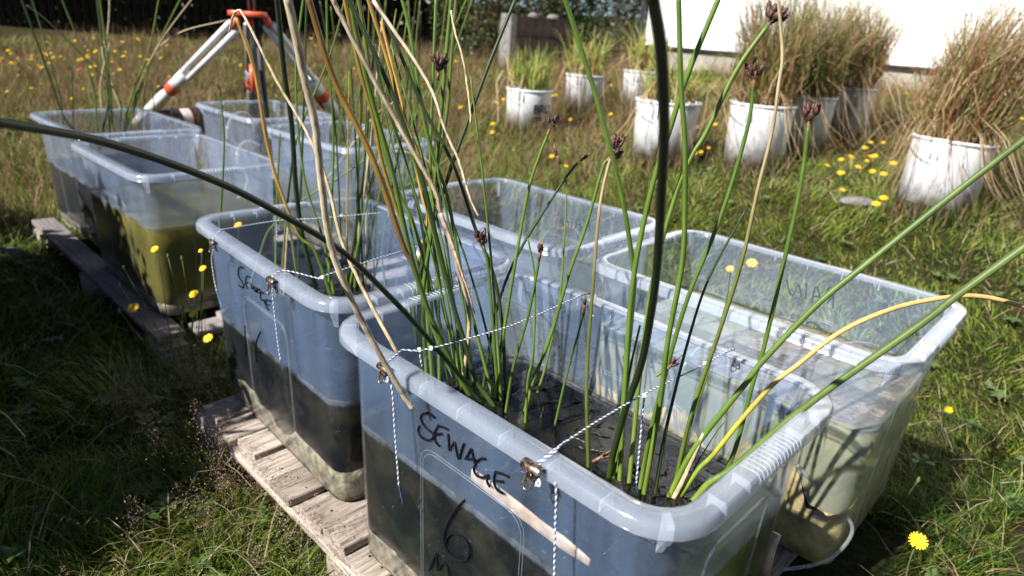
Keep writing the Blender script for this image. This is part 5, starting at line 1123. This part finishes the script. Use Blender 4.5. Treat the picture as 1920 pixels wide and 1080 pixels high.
mb.obj('rails', M['black'], fe)
he = empty('hedge', 'very dark hedge standing behind the picket fence', 'hedge', (f0.x, f0.y + 1.0, 0), fa_)
mb = MB()
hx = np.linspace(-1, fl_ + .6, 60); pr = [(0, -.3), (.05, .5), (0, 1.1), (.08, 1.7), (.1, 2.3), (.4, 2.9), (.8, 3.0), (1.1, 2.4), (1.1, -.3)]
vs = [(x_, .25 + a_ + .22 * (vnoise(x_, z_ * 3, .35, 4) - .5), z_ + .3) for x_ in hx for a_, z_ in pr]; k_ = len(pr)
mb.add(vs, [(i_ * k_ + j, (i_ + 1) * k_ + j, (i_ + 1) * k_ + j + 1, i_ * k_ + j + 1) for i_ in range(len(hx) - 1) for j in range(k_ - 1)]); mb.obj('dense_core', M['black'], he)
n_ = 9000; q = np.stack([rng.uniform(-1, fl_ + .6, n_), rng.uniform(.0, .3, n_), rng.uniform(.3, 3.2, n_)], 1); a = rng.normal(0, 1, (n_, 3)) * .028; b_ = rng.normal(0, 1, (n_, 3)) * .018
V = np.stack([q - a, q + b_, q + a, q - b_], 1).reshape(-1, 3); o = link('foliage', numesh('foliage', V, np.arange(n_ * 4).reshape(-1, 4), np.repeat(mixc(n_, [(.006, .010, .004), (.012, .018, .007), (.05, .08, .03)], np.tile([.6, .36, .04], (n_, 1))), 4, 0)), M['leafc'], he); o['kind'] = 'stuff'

# ------------------------------------------------------------------ tripod, pole and bag beyond the tubs
hp = at(468, 26, 3.9); tp = empty('survey_tripod', 'white and orange surveying tripod standing behind the far tubs', 'tripod', (hp.x, hp.y, float(T(hp.x, hp.y))))
O = Vector(tp.location)
mb = MB(); rt = []
for zz, s_ in ((-.016, .92), (-.012, 1), (.010, 1), (.014, .94)):
    rt.append([((.105 * math.cos(a) * (1 + .18 * math.cos(3 * (a + .5)))) * s_, (.095 * math.sin(a) * (1 + .18 * math.cos(3 * (a + .5)))) * s_, zz) for a in np.linspace(0, 6.283, 31)[:-1]])
loft(mb, rt, True, True); o = mb.obj('head_plate', M['red'], tp); o.location = hp - O
feet = [(at(446, 42, 3.85), attt(252, 237)), (at(497, 38, 3.9), attt(668, 262)), (at(470, 42, 3.98), attt(476, 225))]
for i_, (a, b_) in enumerate(feet):
    d = (b_ - a); dn = d.normalized();  side = dn.cross(Vector((0, 1, 0.2))).normalized(); A_ = a - O; B_ = b_ - O; D = B_ - A_
    al = M['alu'] if i_ < 2 else M['greyalu']
    mb = MB(); mb.tube([A_ + Vector((0, 0, .02)), A_ + D * .04], .022, 10); leg = mb.obj('hinge', M['red'], tp)
    lg = MB()
    for s_ in (-1, 1): lg.tube([A_ + D * .03 + side * s_ * .026, A_ + D * .50 + side * s_ * .026], .019, 10)
    leg = lg.obj('leg', al, tp)
    mb = MB(); mb.tube([A_ + D * .43, A_ + D * .52], .046, 10); mb.obj('sleeve', al, leg)
    mb = MB(); mb.tube([A_ + D * .52, A_ + D * .575], .049, 10); mb.obj('clamp', M['red'], leg)
    mb = MB(); mb.tube([A_ + D * .53 - side * .045, A_ + D * .66 - side * .05], .018, 8); mb.obj('lever', M['blk'], leg)
    mb = MB(); mb.tube([A_ + D * .575, A_ + D * .63, A_ + D * .97], [.030, .044, .044], 10); mb.obj('lower_leg', al, leg)
    mb = MB(); mb.tube([A_ + D * .97, B_], [.012, .003], 8); mb.obj('spike', M['dark_metal'], leg)
mb = MB(); mb.tube([hp - O + Vector((0, 0, .5)), hp - O], .007, 8); mb.tube([hp - O + Vector((.03, 0, .5)), hp - O + Vector((.03, 0, 0))], .007, 8); mb.obj('centre_rods', M['dark_metal'], tp)
mb = MB(); a = hp - O + Vector((.03, .02, -.02)); mb.tube([a, a + Vector((.02, .05, -.95))], .018, 10); mb.obj('dark_post', M['blk'], tp)
mb = MB(); a = hp - O + Vector((.0, -.02, -.28)); mb.tube([a, a + Vector((.0, .0, -.16))], .018, 8); mb.obj('red_grip', M['red'], tp)
bp = attt(352, 250); bagz = float(T(bp.x, bp.y)); bg_ = empty('kit_bag', 'black and pale kit bag with red piping lying behind the green tub', 'bag', (bp.x, bp.y, bagz), .9); bg_.scale = (.85, .8, .62)
R = []
for i_ in range(13):
    t = i_ / 12; s_ = math.sin(math.pi * (.08 + .84 * t)) ** .5; R.append([(-.30 + .60 * t, math.cos(a) * .15 * s_, .15 + math.sin(a) * .16 * s_ + .01 * math.sin(9 * t)) for a in np.linspace(0, 6.283, 17)[:-1]])
mb = MB(); loft(mb, R, True, True); mb.obj('body', M['blk'], bg_)
mb = MB(); R2 = []
for i_ in range(7):
    t = .36 + .14 * i_ / 6; s_ = math.sin(math.pi * (.08 + .84 * t)) ** .5; R2.append([(-.30 + .60 * t, math.cos(a) * .158 * s_, .15 + math.sin(a) * .168 * s_ + .01) for a in np.linspace(2.0, 4.3, 8)])
k_ = 8; mb.add([p for r_ in R2 for p in r_], [(i_ * k_ + j, i_ * k_ + j + 1, (i_ + 1) * k_ + j + 1, (i_ + 1) * k_ + j) for i_ in range(6) for j in range(7)]); mb.obj('pale_panel', M['cloth'], bg_)
mb = MB(); mb.tube([R2[-1][j] for j in range(8)], .003, 6); mb.tube([R2[i_][0] for i_ in range(7)], .003, 6); mb.obj('piping', M['red'], bg_)
# stone in the grass
for px, py, dx, lb_ in ((1608, 380, .10, 'flat pale stone lying in the grass left of the big tilted tub'), (20, 475, .05, 'small pale stone in the shaded grass at the left edge'), (1790, 398, .035, 'white pebble beside the big tilted tub')):
    p = attt(px, py, .03); mb = MB(); mb.lathe([(.001, -.03), (dx, -.01), (dx * 1.05, .012), (dx * .7, .035), (.001, .04)], 12); o = mb.obj('stone', M['block']); o.location = p; o.scale = (1, .6, .8); tag(o, lb_, 'stone')

# ------------------------------------------------------------------ unseen shrubs added off the left edge, shaped to cast the shade there
def shadeshrub(label, c, r, n_, size, core=True):
    gz = float(T(c[0], c[1])); e_ = empty('added_shade_shrub', label, 'shrub', (c[0], c[1], gz)); o = leafcloud('foliage', (0, 0, c[2] - gz), r, n_, size, [(.02, .04, .012), (.035, .06, .02)], [.5, .5], e_, 31, hollow=.15); o['kind'] = 'stuff'
    mb = MB(); mb.tube([(0, 0, -.05), (.03, 0, c[2] * .6), (0, .02, c[2])], [.06, .05, .03], 8); mb.obj('trunk', M['bark'], e_)
    if not core: return
    co_ = MB(); R = []
    for i_ in range(9):
        t = -1 + 2 * i_ / 8; s_ = math.sqrt(max(0.001, 1 - t * t)) * .62
        R.append([(math.cos(a) * r[0] * s_ * (1 + .2 * math.sin(3 * a + i_)), math.sin(a) * r[1] * s_ * (1 + .2 * math.cos(2 * a + i_)), c[2] - gz + t * r[2] * .7) for a in np.linspace(0, 6.283, 17)[:-1]])
    loft(co_, R, True, True); co_.obj('shade_core', M['bark'], e_)  # solid core inside the added shrub, blocks the sun
shadeshrub('unseen evergreen shrub added past the left edge, shading the grass', (-2.95, 1.66, .80), (.86, .70, .74), 15000, .05)
shadeshrub('second unseen shrub added for shade past the left edge, nearer the camera', (-2.30, .90, .74), (.74, .60, .74), 16000, .045)
shadeshrub('third unseen shrub added for shade past the left edge, farthest back', (-3.95, 2.45, .62), (.75, .6, .6), 8000, .05)
shadeshrub('loose unseen shrub added beside the camera, letting specks of sun through', (-1.95, -.05, .62), (.62, .6, .55), 1500, .045, False)
